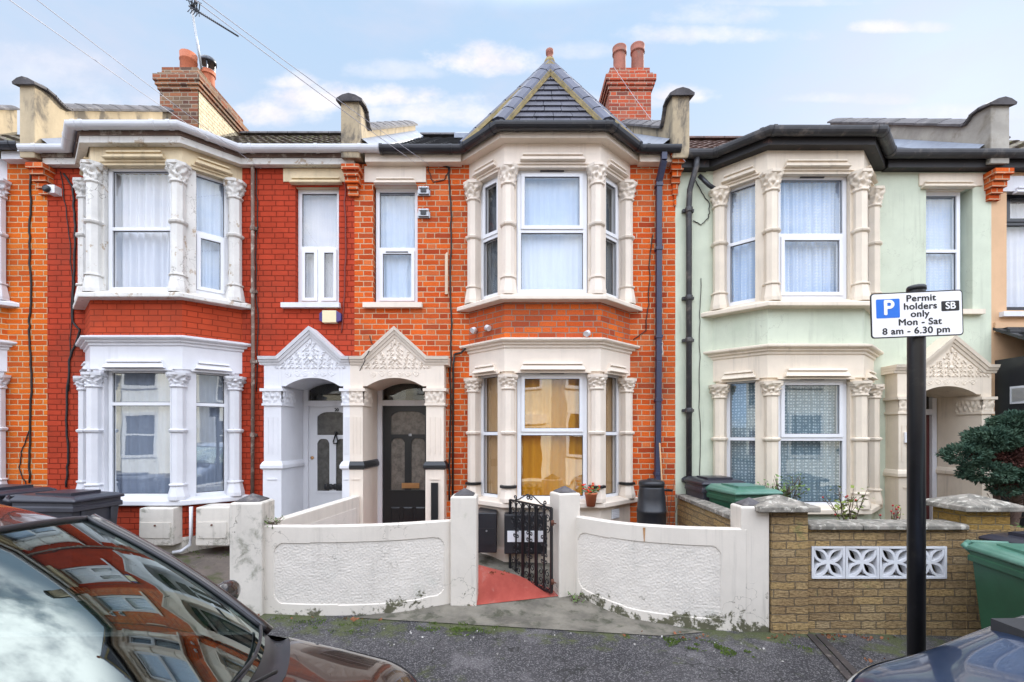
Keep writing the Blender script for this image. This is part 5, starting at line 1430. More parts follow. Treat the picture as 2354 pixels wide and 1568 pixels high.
# ------------------------------------------------------------------ wheelie bins
def wheelie(label, mb_, ml_, loc, rz, emblem=False, w=.58, d=.70, h=.98, group='wheelie bins'):
    root = thing('wheelie_bin', label, 'bin', (0, 0, 0), group)
    b = MB(); rg = lambda k, z, yo=0: [(-w / 2 * k, -d / 2 * k + yo, z), (w / 2 * k, -d / 2 * k + yo, z), (w / 2 * k, d / 2 * k + yo, z), (-w / 2 * k, d / 2 * k + yo, z)]
    b.loft([rg(.78, .06), rg(.80, .12), rg(.96, h - .10)]); b.loft([rg(.97, h - .10), rg(1.04, h - .095), rg(1.04, h - .045), rg(1.0, h - .04), rg(1.0, h - .0)])
    for sx in (-1, 1): b.box(sx * w * .30 - .02, sx * w * .30 + .02, -d / 2 * .95 - .02, -d / 2 * .9, h - .24, h - .1)
    b.build('bin_body', mb_, root, bevel=.018, seg=3)
    l = MB(); l.loft([[(-w / 2 * 1.06, -d / 2 * 1.10, h), (w / 2 * 1.06, -d / 2 * 1.10, h), (w / 2 * 1.06, d / 2 * 1.05, h), (-w / 2 * 1.06, d / 2 * 1.05, h)],
                      [(-w / 2 * 1.07, -d / 2 * 1.12, h + .03), (w / 2 * 1.07, -d / 2 * 1.12, h + .03), (w / 2 * 1.07, d / 2 * 1.05, h + .035), (-w / 2 * 1.07, d / 2 * 1.05, h + .035)],
                      [(-w / 2 * .90, -d / 2 * .92, h + .06), (w / 2 * .90, -d / 2 * .92, h + .06), (w / 2 * .90, d / 2 * .95, h + .085), (-w / 2 * .90, d / 2 * .95, h + .085)]])
    l.box(-w * .30, w * .30, -d / 2 * .6, d / 2 * .6, h + .06, h + .095)
    lo = l.build('lid', ml_, root, bevel=.016, seg=3)
    hd = MB()
    for sx in (-1, 1): hd.tube([(sx * w * .46, d / 2 * 1.0, h - .02), (sx * w * .50, d / 2 + .07, h + .03), (sx * w * .40, d / 2 + .11, h + .055)], .024, 8)
    hd.tube([(-w * .42, d / 2 + .11, h + .055), (w * .42, d / 2 + .11, h + .055)], .018, 8); hd.build('handle', ml_, root)
    for sx in (-1, 1):
        q = MB(); q.lathe((0, 0, 0), [(.04, -.03), (.10, -.03), (.10, .03), (.04, .03)], 16)
        q.v = [Matrix.Translation((sx * w * .42, d / 2 * .78, .10)) @ Matrix.Rotation(R(90), 4, 'Y') @ p for p in q.v]; q.build('wheel', 'tyre', root)
    if emblem:
        e = MB(); yy_ = -d / 2 * .905 - .004
        def stroke(pts, r=.006): e.tube([(x, yy_ + (z - .6) * -.045, z) for x, z in pts], r, 6, squash=.4)
        stroke([(-.16 + .02 * i, .52 - .012 * i + .01 * math.sin(i)) for i in range(17)]); stroke([(-.12 + .02 * i, .57 - .012 * i) for i in range(14)])
        stroke([(.02 + .05 * math.cos(t), .60 + .045 * math.sin(t)) for t in [math.pi * 2 * i / 14 for i in range(15)]]); stroke([(.0, .62), (.02, .60), (.05, .61)])
        e.build('emblem', 'sign_white', root)
    root.location = loc; root.rotation_euler = (0, 0, rz)
    return root
wheelie('dark grey wheelie bin beside the white bay, behind the brown car', 'black_plastic_grey', 'bin_black_lid', (-5.0, 5.38, zg(-5.0, 5.4)), R(86), h=.99)
wheelie('dark wheelie bin half hidden at the left edge behind the brown car', 'black_plastic_grey', 'bin_black_lid', (-5.95, 5.55, zg(-6, 5.5)), R(82), h=.99)
wheelie('green wheelie bin behind the brown stone wall, in front of the green house', 'bin_green', 'bin_green_lid', (2.87, 5.93, .22), R(8), h=1.02, d=.60)
wheelie('black wheelie bin standing beyond the green one by the green house', 'black_plastic_grey', 'bin_black_lid', (2.76, 6.50, .25), R(4), h=1.04, d=.52)
wheelie('green wheelie bin with white emblem on the pavement by the blue car', 'bin_green', 'bin_green_lid', (4.44, 4.0, zp(4.1)), R(-12), emblem=True, h=.95)
wheelie('black wheelie bin on the pavement against the brown stone wall', 'black_plastic_grey', 'bin_black_lid', (5.0, 4.44, zp(4.5)), R(-80), h=1.0)

# ------------------------------------------------------------------ water butt, meter boxes, flower pot
wb = thing('water_butt', 'black plastic water butt by the downpipe of the orange house', 'water butt', (1.86, 6.35, zg(1.8, 6.3)))
mb = MB(); zb_ = zg(1.86, 6.35)
mb.lathe((1.86, 6.35, zb_), [(.15, 0), (.165, .02), (.178, .2), (.185, .38), (.191, .385), (.191, .42), (.187, .425), (.190, .56), (.190, .70), (.194, .705), (.194, .74), (.188, .745), (.178, .9), (.162, 1.02), (.158, 1.06)], 28); mb.build('barrel', 'black_plastic', wb)
mb = MB(); mb.lathe((1.86, 6.35, zb_), [(.166, 1.05), (.168, 1.10), (.15, 1.125), (.06, 1.135), (.055, 1.15), (.02, 1.155)], 28); mb.build('lid', 'black_plastic', wb)
mb = MB(); mb.tube([(2.0, 6.42, zb_ + 1.0), (2.12, 6.5, zb_ + .98), (2.2, 6.55, zb_ + .97)], .018, 8); mb.build('overflow_pipe', 'black_plastic', wb)
hs = MB(); hs.tube([(2.03, 6.34, zb_), (2.05, 6.36, zb_ + .3), (2.03, 6.4, zb_ + .8), (2.03, 6.5, zb_ + 1.35), (2.045, 6.6, zb_ + 1.62)], .011, 6)
tag(hs.build('garden_hose', 'hose_tan'), 'thin tan hose hanging down beside the water butt', 'hose')

def meter_box(x0, x1, y0, y1, z0, z1, label, m, slope=True, open_=False):
    root = thing('meter_box', label, 'meter box', ((x0 + x1) / 2, (y0 + y1) / 2, z0), 'meter boxes under the bay windows')
    b = MB(); sl = .012 if slope else 0
    b.loft([[(x0, y0 - sl, z0), (x1, y0 - sl, z0), (x1, y1, z0), (x0, y1, z0)], [(x0, y0, z1), (x1, y0, z1), (x1, y1, z1 + sl), (x0, y1, z1 + sl)]]); b.build('box', m, root, bevel=.012)
    d = MB(); zz_ = z0 + (z1 - z0) * (.62 if not open_ else .45)
    yo = y0 - sl - .006
    d.box(x0 + .03, x1 - .03, yo, y0 + .02, z0 + .10, zz_); d.build('door', m, root, bevel=.004)
    k = MB(); k.lathe((0, 0, 0), [(.012, 0), (.012, .012)], 8); k.v = [Matrix.Translation(((x0 + x1) / 2, yo - .0, zz_ - .035)) @ Matrix.Rotation(R(90), 4, 'X') @ p for p in k.v]; k.build('lock', 'rust' if m != 'black_plastic' else 'galvanised', root)
    if open_:
        q = MB(); q.box(x0 + .04, x1 - .04, y0 - .02, y0 + .01, z0 + .16, z0 + .30); q.build('meter', 'upvc', root)
    return root
meter_box(-4.82, -4.38, 6.16, 6.34, .52, 1.0, 'white stained meter box left of the thin waste pipe', 'paint_mouldy')
meter_box(-4.14, -3.70, 6.24, 6.55, .50, 1.0, 'white stained meter box beside the left end pillar', 'paint_mouldy')
meter_box(-.46, -.20, 6.18, 6.75, .42, .94, 'black meter box seen between gate and left gate pillar', 'black_plastic', False)
meter_box(-.10, .45, 6.12, 6.34, .42, .93, 'black meter box with white meter behind the open iron gate', 'black_plastic', False, True)
wp = MB(); wp.tube([(-4.25, 6.31, 1.0), (-4.25, 6.31, .62), (-4.26, 6.30, .50), (-4.33, 6.25, .43), (-4.42, 6.2, .42)], .022, 8)
tag(wp.build('waste_pipe', 'paint_white'), 'white waste pipe bending out between the two white meter boxes', 'pipe')
fp = thing('flower_pot', 'small terracotta pot of red flowers on the cream bay sill', 'flower pot', (1.03, 6.24, 1.06))
mb = MB(); mb.lathe((1.03, 6.22, 1.02), [(.055, 0), (.078, .15), (.085, .155), (.085, .18), (.07, .18), (.068, .15)], 16); mb.build('pot', 'terracotta', fp)
fl = MB(); lv = MB(); rn = random.Random(5)
for i in range(26):
    a = rn.uniform(0, 6.28); r_ = rn.uniform(.02, .14); p = Vector((1.0 + math.cos(a) * r_, 6.2 + math.sin(a) * r_ * .6, 1.22 + rn.uniform(0, .10)))
    lv.tube([(1.03, 6.22, 1.19), p], .003, 4)
    lv.blob(tuple(p + Vector((0, .02, -.03))), .02, .02, .008, 6, 4)
    if i < 15:
        for q in range(4): fl.blob(tuple(p + Vector((rn.uniform(-.014, .014), rn.uniform(-.014, .014), rn.uniform(-.01, .01)))), .011, .011, .009, 6, 4)
lv.build('leaves', 'foliage_green', fp); fl.build('flowers', 'flower_red', fp)

# ------------------------------------------------------------------ fittings on the house fronts
al = thing('alarm_box', 'cream burglar alarm box with purple ends above the white porch gable', 'alarm box', (-2.57, FY, 3.6))
xa, xb_, za, zb_ = ZX(737), ZX(786), ZZ(744), ZZ(717); w_ = xb_ - xa
mb = MB(); mb.box(xa + w_ * .18, xb_ - w_ * .18, FY - .085, FY, za, zb_); mb.build('housing', 'alarm_cream', al, bevel=.008)
mb = MB()
for s in (0, 1):
    X0, X1 = (xa, xa + w_ * .18) if s == 0 else (xb_, xb_ - w_ * .18)
    mb.loft([[(X0, FY - .05, za + .035), (X0, FY, za + .035), (X0, FY, zb_ - .035), (X0, FY - .05, zb_ - .035)], [(X1, FY - .08, za + .004), (X1, FY, za + .004), (X1, FY, zb_ - .004), (X1, FY - .08, zb_ - .004)]])
mb.build('lens', 'alarm_purple', al)
def seclight(zc, label):
    x = ZX(974.5); root = thing('junction_box', label, 'wall box', (x, FY, zc), 'grey wall boxes beside the narrow window')
    mb = MB(); mb.box(x - .075, x + .075, FY - .05, FY, zc - .045, zc + .06); mb.box(x - .09, x + .09, FY - .022, FY, zc - .06, zc + .02); mb.build('housing', 'galvanised', root, bevel=.008)
    mb = MB(); mb.box(x - .04, x + .04, FY - .062, FY - .045, zc - .025, zc + .035); mb.build('cover', 'black_plastic', root, bevel=.006)
    mb = MB(); mb.blob((x - .045, FY - .06, zc + .04), .02, .015, .015); mb.blob((x + .05, FY - .06, zc + .04), .02, .015, .015); mb.build('screw_cap', 'upvc', root)
seclight(ZZ(442), 'upper grey wall box beside the narrow window of the orange house')
seclight(ZZ(493), 'lower grey wall box beside the narrow window of the orange house')
cc = thing('security_camera', 'small white security camera with black face on the red painted wall', 'camera', (ZX(130), FY, ZZ(443)))
mb = MB(); mb.box(ZX(124), ZX(142), FY - .11, FY, ZZ(452), ZZ(434)); mb.build('housing', 'upvc', cc, bevel=.015)
mb = MB(); mb.lathe((0, 0, 0), [(.05, 0), (.05, .03), (.02, .04)], 14); mb.v = [Matrix.Translation((ZX(126), FY - .11, ZZ(444))) @ Matrix.Rotation(R(90), 4, 'X') @ p for p in mb.v]; mb.build('lens', 'black_plastic', cc)
mb = MB(); mb.box(ZX(1023), ZX(1029.5), FY - .03, FY, ZZ(677), ZZ(586)); mb.loft([[(ZX(1024), FY - .03, ZZ(586)), (ZX(1029.5), FY - .03, ZZ(586)), (ZX(1029.5), FY, ZZ(586)), (ZX(1024), FY, ZZ(586))], [(ZX(1027), FY - .03, ZZ(582)), (ZX(1029.5), FY - .03, ZZ(582)), (ZX(1029.5), FY, ZZ(582)), (ZX(1027), FY, ZZ(582))]])
tag(mb.build('wooden_batten', 'wood_strip'), 'short pale wooden batten fixed upright on the orange brick wall', 'batten')

def spot(x, y_, z, label, aim):
    root = thing('spotlight', label, 'wall lamp', (x, y_, z), 'small lamps above the cream bay cornice')
    mb = MB(); mb.tube([(x, y_ - .01, z), (x + aim * .02, y_ - .07, z + .01), (x + aim * .05, y_ - .10, z - .02)], [.028, .03, .042], 10); mb.build('lamp_head', 'paint_white', root)
    mb = MB(); mb.lathe((x, y_, z - .012), [(.02, 0), (.02, .03)], 10); mb.build('bracket', 'galvanised', root)
pl_ = bay_poly(.54, .004)
sp_a = Vector(pl_[0]).lerp(Vector(pl_[1]), .22); sp_b = Vector(pl_[0]).lerp(Vector(pl_[1]), .50)
spot(sp_a.x, sp_a.y, 3.42, 'left one of two small white spotlights above the cream bay', -1)
spot(sp_b.x, sp_b.y, 3.42, 'right one of two small white spotlights above the cream bay', 1)
spot(1.02, FY - PR - .004, 3.29, 'grey white lamp sitting on the front of the cream bay cornice', -1)
def pipe(name, label, pts, r, m, collars=(), square=False, cat='downpipe', group='downpipes between the houses'):
    root = thing(name, label, cat, pts[-1], group)
    mb = MB()
    if square:
        for a, b in zip(pts[:-1], pts[1:]): mb.bar(a, b, r * 2)
    else: mb.tube(pts, r, 12)
    mb.build('pipe', m, root, bevel=.006 if square else 0)
    c = MB()
    for z in collars:
        P = [Vector(p) for p in pts]
        for a, b in zip(P[:-1], P[1:]):
            if min(a.z, b.z) <= z <= max(a.z, b.z) and abs(a.z - b.z) > .3:
                q = a.lerp(b, (z - a.z) / (b.z - a.z))
                if square: c.box(q.x - r * 1.25, q.x + r * 1.25, q.y - r * 1.25, q.y + r + .03, z - .02, z + .02)
                else: c.lathe(tuple(q + Vector((0, 0, -.035))), [(r * 1.25, 0), (r * 1.32, .01), (r * 1.32, .06), (r * 1.2, .07)], 12); c.box(q.x - r * 2.0, q.x + r * 2.0, q.y + r * .4, FY, z - .02, z + .02)
                break
    if collars: c.build('pipe_collar', m, root)
x = ZX(1511)
pipe('downpipe', 'navy square downpipe on the orange brick wall behind the water butt', [(x + .03, FY - .19, 5.90), (x + .03, FY - .19, 5.78), (x, FY - .06, 5.55), (x, FY - .05, 3.0), (x - .02, FY - .05, .9)], .038, 'navy_pipe', (5.5, 4.6, 3.35, 2.45, 1.4), square=True)
x = ZX(1579)
pipe('downpipe', 'old black round downpipe on the pale green wall', [(x + .07, FY - .19, 5.84), (x + .06, FY - .19, 5.70), (x + .0, FY - .10, 5.42), (x, FY - .07, 5.2), (x, FY - .07, .6)], .040, 'gutter_faded', (5.15, 3.9, 3.3, 2.3, 1.3))
pipe('side_pipe', 'short black branch pipe slanting from the bay eaves to the old downpipe', [(ZX(1600), FY - .10, 5.62), (ZX(1622), FY - .12, 5.47), (ZX(1640), FY - .12, 5.40)], .03, 'gutter_black', cat='pipe', group=None)
x = ZX(585)
pipe('downpipe', 'thin dark brown pipe down the red painted wall left of the white porch', [(x, FY - .05, 5.80), (x, FY - .05, 4.6), (x + .004, FY - .05, 3.0), (x - .004, FY - .05, 1.0)], .024, 'fascia_brown', (4.9, 4.0, 3.0, 1.95))

def cable(label, pts, r=.008, m='cable', name='wall_cable', group='cables clipped to the house walls', sag=True):
    P = []
    for a, b in zip(pts[:-1], pts[1:]):
        n = 6
        for i in range(n):
            t = i / n; P.append((a[0] + (b[0] - a[0]) * t + (random.uniform(-.012, .012) if sag and i else 0), a[1] + (b[1] - a[1]) * t, a[2] + (b[2] - a[2]) * t))
    P.append(pts[-1])
    mb = MB(); mb.tube(P, r, 6)
    return tag(mb.build(name, m), label, 'cable', group)
F = FY - .012
wl = lambda *p: [(ZX(x), F, ZZ(y)) for x, y in p]
cable('thick black cable running down the orange brick beside the cream porch', wl((1005, 378), (1033, 386), (1036, 480), (1035, 600), (1037, 720), (1036, 790), (1034, 1000), (1033, 1150)), .012)
cable('black cable bundle looping down the amber brick at the far left', wl((70, 378), (72, 480), (69, 560), (73, 700), (68, 760), (74, 880), (71, 1000), (69, 1110)), .013)
cable('thin side cable branching off low on the amber brick', wl((71, 985), (50, 1040), (47, 1080), (65, 1120)), .007)
cable('thick black cable down the red painted wall at the far left', wl((148, 400), (168, 430), (175, 520), (171, 640), (168, 740), (185, 760), (160, 830), (155, 950), (158, 1050), (154, 1120)), .014)
cable('thin black wire slanting down the red painted wall beside the white bay', wl((140, 395), (158, 520), (168, 640), (165, 760), (160, 900)), .006)
cable('dark cable beside the thin brown pipe on the red wall', wl((590, 390), (592, 500), (589, 640), (594, 760), (590, 900)), .008)
cable('looped wire under the eaves of the orange house', wl((985, 378), (985, 395), (995, 420), (1020, 415), (1032, 395), (1030, 378)), .006)
cable('black wire looping beside the old downpipe on the green wall', wl((1590, 400), (1605, 430), (1630, 470), (1628, 500), (1610, 518), (1592, 508)), .006)
cable('thin vertical wire on the pale green wall left of the bay', wl((1610, 640), (1608, 740), (1607, 900), (1608, 1120)), .005)
cable('thin wire along the orange wall between bay and navy downpipe', wl((1500, 540), (1492, 600), (1490, 690), (1484, 760), (1455, 782)), .007)
cable('pale conduit curving on the orange brick right of the navy downpipe', wl((1515, 768), (1522, 790), (1521, 815), (1512, 832)), .009, 'paint_cream')
cable('red painted cable down the edge of the orange brick above the porches', wl((795, 390), (793, 480), (795, 600), (790, 700), (785, 765)), .011, 'cable_red')
cable('wire dangling in front of the cream porch gable', [(ZX(850), F, ZZ(772)), (ZX(865), F, ZZ(810)), (ZX(862), FY - .3, 3.1), (ZX(842), FY - .3, 2.83)], .006)
mb = MB(); mb.tube([(ZX(1045), FY - .03, ZZ(815)), (ZX(1060), FY - .04, ZZ(812)), (ZX(1072), FY - .05, ZZ(800)), (ZX(1080), FY - .02, ZZ(798))], .016, 8); mb.tube([(ZX(1045), FY - .03, ZZ(815)), (ZX(1042), FY - .03, ZZ(840)), (ZX(1041), FY - .03, ZZ(1150))], .014, 8)
tag(mb.build('waste_pipe', 'cable'), 'black bent waste pipe between the cream porch and cream bay', 'pipe')
# overhead service wires
def span(label, E, N, ext=2.2):
    E, N = Vector(E), Vector(N); Z = E.lerp(N, ext); P = []
    for i in range(25):
        t = i / 24; p = E.lerp(Z, t); P.append(p + Vector((0, 0, -.10 * 4 * t * (1 - t) * .6)))
    mb = MB(); mb.tube(P, .0032, 5); return tag(mb.build('overhead_wire', 'wire_grey'), label, 'wire', 'overhead service wires')
span('overhead wire reaching the white gutter right of the left bay', Wp(520, 345, 6.6), Wp(50, 2, 3.6))
span('overhead wire crossing in front of the left chimney', Wp(600, 388, 6.7), Wp(110, 2, 3.8))
span('overhead wire reaching the parapet between the paired houses', Wp(955, 375, 6.7), Wp(476, 4, 3.6))
span('overhead wire running just above the parapet wire', Wp(985, 378, 6.75), Wp(494, 4, 3.7))
span('overhead wire from the right chimney to the corbel of the green house', Wp(1575, 372, 6.6), Wp(1408, 150, 9.6), 1.0)

# ------------------------------------------------------------------ television aerial on the left chimney
ta = thing('television_aerial', 'tall thin television aerial leaning on the left chimney', 'aerial', (-6.3, 9.6, 9.2))
b0_, b1_ = Wp(463, 158, 9.55), Wp(440, 18, 9.55)
mb = MB(); mb.tube([b0_, b1_], .022, 8); mb.build('mast', 'galvanised', ta)
mb = MB(); e0, e1 = Wp(440, 14, 9.5), Wp(548, 84, 9.6); e0 = Wp(434, 14, 9.4)
mb.tube([e0, e1], .016, 6); d = (e1 - e0)
side = d.cross(Vector((0, 0, 1))).normalized(); dn_ = d.normalized()
for i in range(22):
    p = e0 + d * (.12 + .86 * i / 21); l = .10 - .03 * i / 21
    mb.tube([p - side * l - Vector((0, .06, 0)), p + side * l + Vector((0, .06, 0))], .006, 4)
for i in range(4):
    p = e0 + d * (.05 + .05 * i)
    for s in (-1, 1): mb.tube([p, p + Vector((s * .05, -.05, .14)), p + Vector((s * .10, -.08, .10))], .008, 5); mb.tube([p, p + Vector((s * .04, -.05, -.13))], .008, 5)
mb.build('boom', 'steel_dark', ta)
mb = MB(); p = Wp(444, 14, 9.45); mb.blob(tuple(p), .05, .04, .03); mb.blob(tuple(p + Vector((.05, 0, .07))), .03, .03, .035); mb.build('mount', 'steel_dark', ta)

# ------------------------------------------------------------------ parking sign
PX, PY = 2.172, 2.56
sg = thing('parking_sign', 'black street post carrying a white permit parking sign', 'street sign', (PX, PY, zp(PX)))
mb = MB(); mb.lathe((PX, PY, zp(PX) - .05), [(.040, 0), (.040, 2.79), (.039, 2.805)], 28); mb.build('pole', 'pole_black', sg)
mb = MB(); mb.lathe((PX, PY, 2.725), [(.043, 0), (.043, .018), (.037, .026), (.01, .03)], 28); mb.build('pole_cap', 'black_plastic', sg)
# plate: slightly turned and tilted like the photograph's
SW, SH = .458, .238
SM = Matrix.Translation((2.121, PY - .062, 2.583)) @ Matrix.Rotation(R(1.9), 4, 'Y') @ Matrix.Rotation(R(0), 4, 'Z')
SM = Matrix.Translation((2.121, PY - .062, 2.583)) @ Matrix.Rotation(R(-1.6), 4, 'Y')
SM = SM @ Matrix.Rotation(R(-4), 4, 'Z')
def rrect(w, h, r, y, n=6):
    P = []
    for cx, cz, a0 in ((w / 2 - r, h / 2 - r, 0), (-w / 2 + r, h / 2 - r, 90), (-w / 2 + r, -h / 2 + r, 180), (w / 2 - r, -h / 2 + r, 270)):
        for i in range(n + 1): a = R(a0 + 90 * i / n); P.append((cx + r * math.cos(a), y, cz + r * math.sin(a)))
    return P
mb = MB(SM); mb.loft([rrect(SW, SH, .018, .004), rrect(SW, SH, .018, 0)]); pl = mb.build('sign_plate', 'sign_black', sg)
mb = MB(SM); mb.loft([rrect(SW - .012, SH - .012, .013, 0), rrect(SW - .012, SH - .012, .013, -.0012)]); mb.build('sign_face', 'sign_white', pl)
mb = MB(SM @ Matrix.Translation((-.143, 0, .036))); mb.loft([rrect(.118, .100, .006, -.001), rrect(.118, .100, .006, -.0022)]); mb.build('blue_square', 'sign_blue', pl)
mb = MB(SM @ Matrix.Translation((.166, 0, .036))); mb.loft([rrect(.088, .052, .005, -.001), rrect(.088, .052, .005, -.0022)]); mb.build('code_square', 'sign_black', pl)
tx = lambda x, z, y=-.0018: SM @ Matrix.Translation((x, y, z)) @ FRONT
text('lettering', 'P', .108, tx(-.141, .037, -.0032), 'sign_white', pl, bold=.003)
text('lettering', 'SB', .050, tx(.166, .036, -.0032), 'sign_white', pl, bold=.0011)
for s, x, z in (('Permit', .022, .083), ('holders', .018, .041), ('only', .015, .001), ('Mon - Sat', .014, -.041), ('8 am - 6.30 pm', -.006, -.086)):
    text('lettering', s, .0475, tx(x, z), 'sign_black', pl, bold=.0011, space=1.05, wide=1.10)
mb = MB()
for z in (2.50, 2.66): mb.lathe((PX, PY, z), [(.043, 0), (.043, .012)], 24); mb.box(PX - .02, PX + .02, PY - .058, PY - .04, z, z + .012)
mb.build('bracket', 'galvanised', sg)

# ------------------------------------------------------------------ plants
def leaf_cloud(mb, lobes, n, size, seed=0, flat=.35, shell=.55):
    rn = random.Random(seed); tot = sum(l[3] * l[4] * l[5] for l in lobes)
    for (cx, cy, cz, rx, ry, rz) in lobes:
        k = int(n * rx * ry * rz / tot)
        for _ in range(k):
            while True:
                d = Vector((rn.uniform(-1, 1), rn.uniform(-1, 1), rn.uniform(-1, 1)))
                if .05 < d.length < 1: break
            d.normalize(); r_ = shell + (1 - shell) * rn.random() ** .6
            nz = 1 + .28 * mnoise.noise(d * 3.1 + Vector((cx * 5, cy, cz * 5)))
            p = Vector((cx + d.x * rx * r_ * nz, cy + d.y * ry * r_ * nz, cz + d.z * rz * r_ * nz))
            t = (d + Vector((rn.uniform(-1, 1), rn.uniform(-1, 1), rn.uniform(-.6, 1))) * .8).normalized()
            e = t.cross(Vector((rn.uniform(-1, 1), rn.uniform(-1, 1), rn.uniform(-1, 1)))).normalized()
            s = size * rn.uniform(.6, 1.4)
            mb.face([p - e * s * flat, p + t * s * .5 + e * 0 - e * s * flat * .6, p + t * s, p + t * s * .5 + e * s * flat * .6, p + e * s * flat])
cn = thing('conifer', 'clipped dark blue green conifer standing behind the right wall pillar', 'tree', (5.95, 5.75, .15))
mb = MB()
L = [(5.90, 5.55, 2.03, .28, .26, .19), (5.59, 5.55, 1.90, .26, .24, .14), (5.31, 5.58, 1.72, .23, .2, .12), (5.55, 5.55, 1.515, .27, .24, .125), (5.925, 5.5, 1.48, .24, .22, .12), (5.745, 5.55, 1.31, .15, .14, .06), (6.22, 5.6, 1.95, .28, .26, .18), (6.28, 5.6, 1.62, .28, .25, .17), (5.95, 5.85, 1.8, .3, .2, .25)]
leaf_cloud(mb, L, 42000, .032, 3, .30, shell=.70); mb.build('crown', 'foliage_conifer', cn)
mb = MB(); leaf_cloud(mb, [(5.80, 5.50, 1.68, .22, .16, .12), (6.05, 5.5, 1.72, .2, .15, .14), (5.75, 5.55, 1.40, .14, .12, .05), (5.60, 5.6, 1.72, .16, .12, .08)], 6000, .03, 4, .28, shell=.5); mb.build('brown_foliage', 'foliage_brown', cn)
mb = MB(); mb.tube([(5.98, 5.75, .1), (5.96, 5.75, .6), (6.05, 5.72, 1.05), (6.1, 5.7, 1.7)], [.07, .06, .055, .03], 9); mb.tube([(5.97, 5.75, .7), (5.82, 5.7, 1.05), (5.7, 5.65, 1.5)], [.045, .04, .02], 8); mb.tube([(6.05, 5.72, 1.05), (6.25, 5.7, 1.4), (6.35, 5.7, 1.8)], [.045, .035, .02], 8)
rn = random.Random(2)
for i in range(26):
    a = rn.uniform(0, 6.28); z = rn.uniform(.55, 1.25); x0 = 5.9 + rn.uniform(-.05, .1)
    mb.tube([(x0, 5.72, z), (x0 + math.cos(a) * .14, 5.68 + math.sin(a) * .1, z + .10), (x0 + math.cos(a) * .2, 5.66 + math.sin(a) * .16, z + .2)], .006, 4)
mb.build('trunk', 'bark', cn)

def shrub(name, label, base, stems, h, spread, nleaf, m, seed, leafsz=.035, berries=0, group=None, lean=(0, 0)):
    root = thing(name, label, 'shrub', base, group); rn = random.Random(seed); tw = MB(); lf = MB(); br_ = MB()
    for i in range(stems):
        a = rn.uniform(0, 6.28); hh = h * rn.uniform(.65, 1.05); P = []
        sx, sy = math.cos(a) * spread * rn.uniform(.3, 1), math.sin(a) * spread * rn.uniform(.2, .7)
        for k in range(6):
            t = k / 5; P.append(Vector((base[0] + sx * t ** 1.3 + lean[0] * t + rn.uniform(-.02, .02), base[1] + sy * t ** 1.3 + lean[1] * t, base[2] + hh * t)))
        tw.tube(P, [.008 - .0011 * k for k in range(6)], 5)
        for q in range(nleaf):
            t = rn.uniform(.42, 1); k = min(4, int(t * 5)); p = P[k].lerp(P[k + 1], t * 5 - k) + Vector((rn.uniform(-.07, .07), rn.uniform(-.07, .07), rn.uniform(-.06, .07)))
            if q % 3 == 0: tw.tube([P[k], p], .003, 4)
            tt = Vector((rn.uniform(-1, 1), rn.uniform(-1, 1), rn.uniform(-.4, .8))).normalized(); e = tt.cross(Vector((rn.uniform(-1, 1), rn.uniform(-1, 1), 1))).normalized(); s = leafsz * rn.uniform(.6, 1.3)
            lf.face([p, p + tt * s * .4 + e * s * .34, p + tt * s, p + tt * s * .4 - e * s * .34])
        for q in range(berries):
            p = P[rn.randint(2, 5)] + Vector((rn.uniform(-.08, .08), rn.uniform(-.06, .06), rn.uniform(-.03, .06))); br_.blob(tuple(p), .011, .011, .013, 7, 5); tw.tube([P[3], p], .0025, 4)
    tw.build('stems', 'twig', root); lf.build('leaves', m, root)
    if berries: br_.build('rose_hips', 'berry', root)
    return root
b_ = Wp(1800, 1110, 5.9)
shrub('shrub', 'leafy green shrub by the green bins under the bay window', (b_.x, 5.9, .75), 16, .68, .26, 34, 'foliage_green', 5, .042)
b_ = Wp(1952, 1160, 5.35)
shrub('rose_bush', 'young rose bush with pale leaves behind the pierced brown wall', (b_.x, 5.35, .72), 7, .62, .26, 16, 'foliage_yellow', 8, .055, 1, lean=(-.05, 0))
b_ = Wp(2050, 1190, 5.3)
shrub('rose_bush', 'bare twiggy rose bush with red hips beside the street post', (b_.x, 5.3, .68), 9, .50, .34, 4, 'foliage_yellow', 9, .045, 2)
b_ = Wp(2335, 1200, 5.5)
shrub('low_plant', 'small green plant at the foot of the conifer', (b_.x, 5.5, .55), 6, .45, .2, 14, 'foliage_green', 12, .05)
p0 = Wp(628, 1206, 4.98)
shrub('weed', 'small green weed growing on the top of the white wall', (p0.x, 4.98, 1.0), 7, .05, .09, 9, 'foliage_green', 13, .026)
shrub('weed', 'weed sprouting at the foot of the right gate pillar', (.70, 5.36, zp(.7)), 8, .09, .10, 10, 'foliage_green', 14, .03)
shrub('dry_stalk', 'dead bare stalk beside the water butt', (2.10, 6.45, .3), 4, 1.25, .18, 0, 'twig', 15)

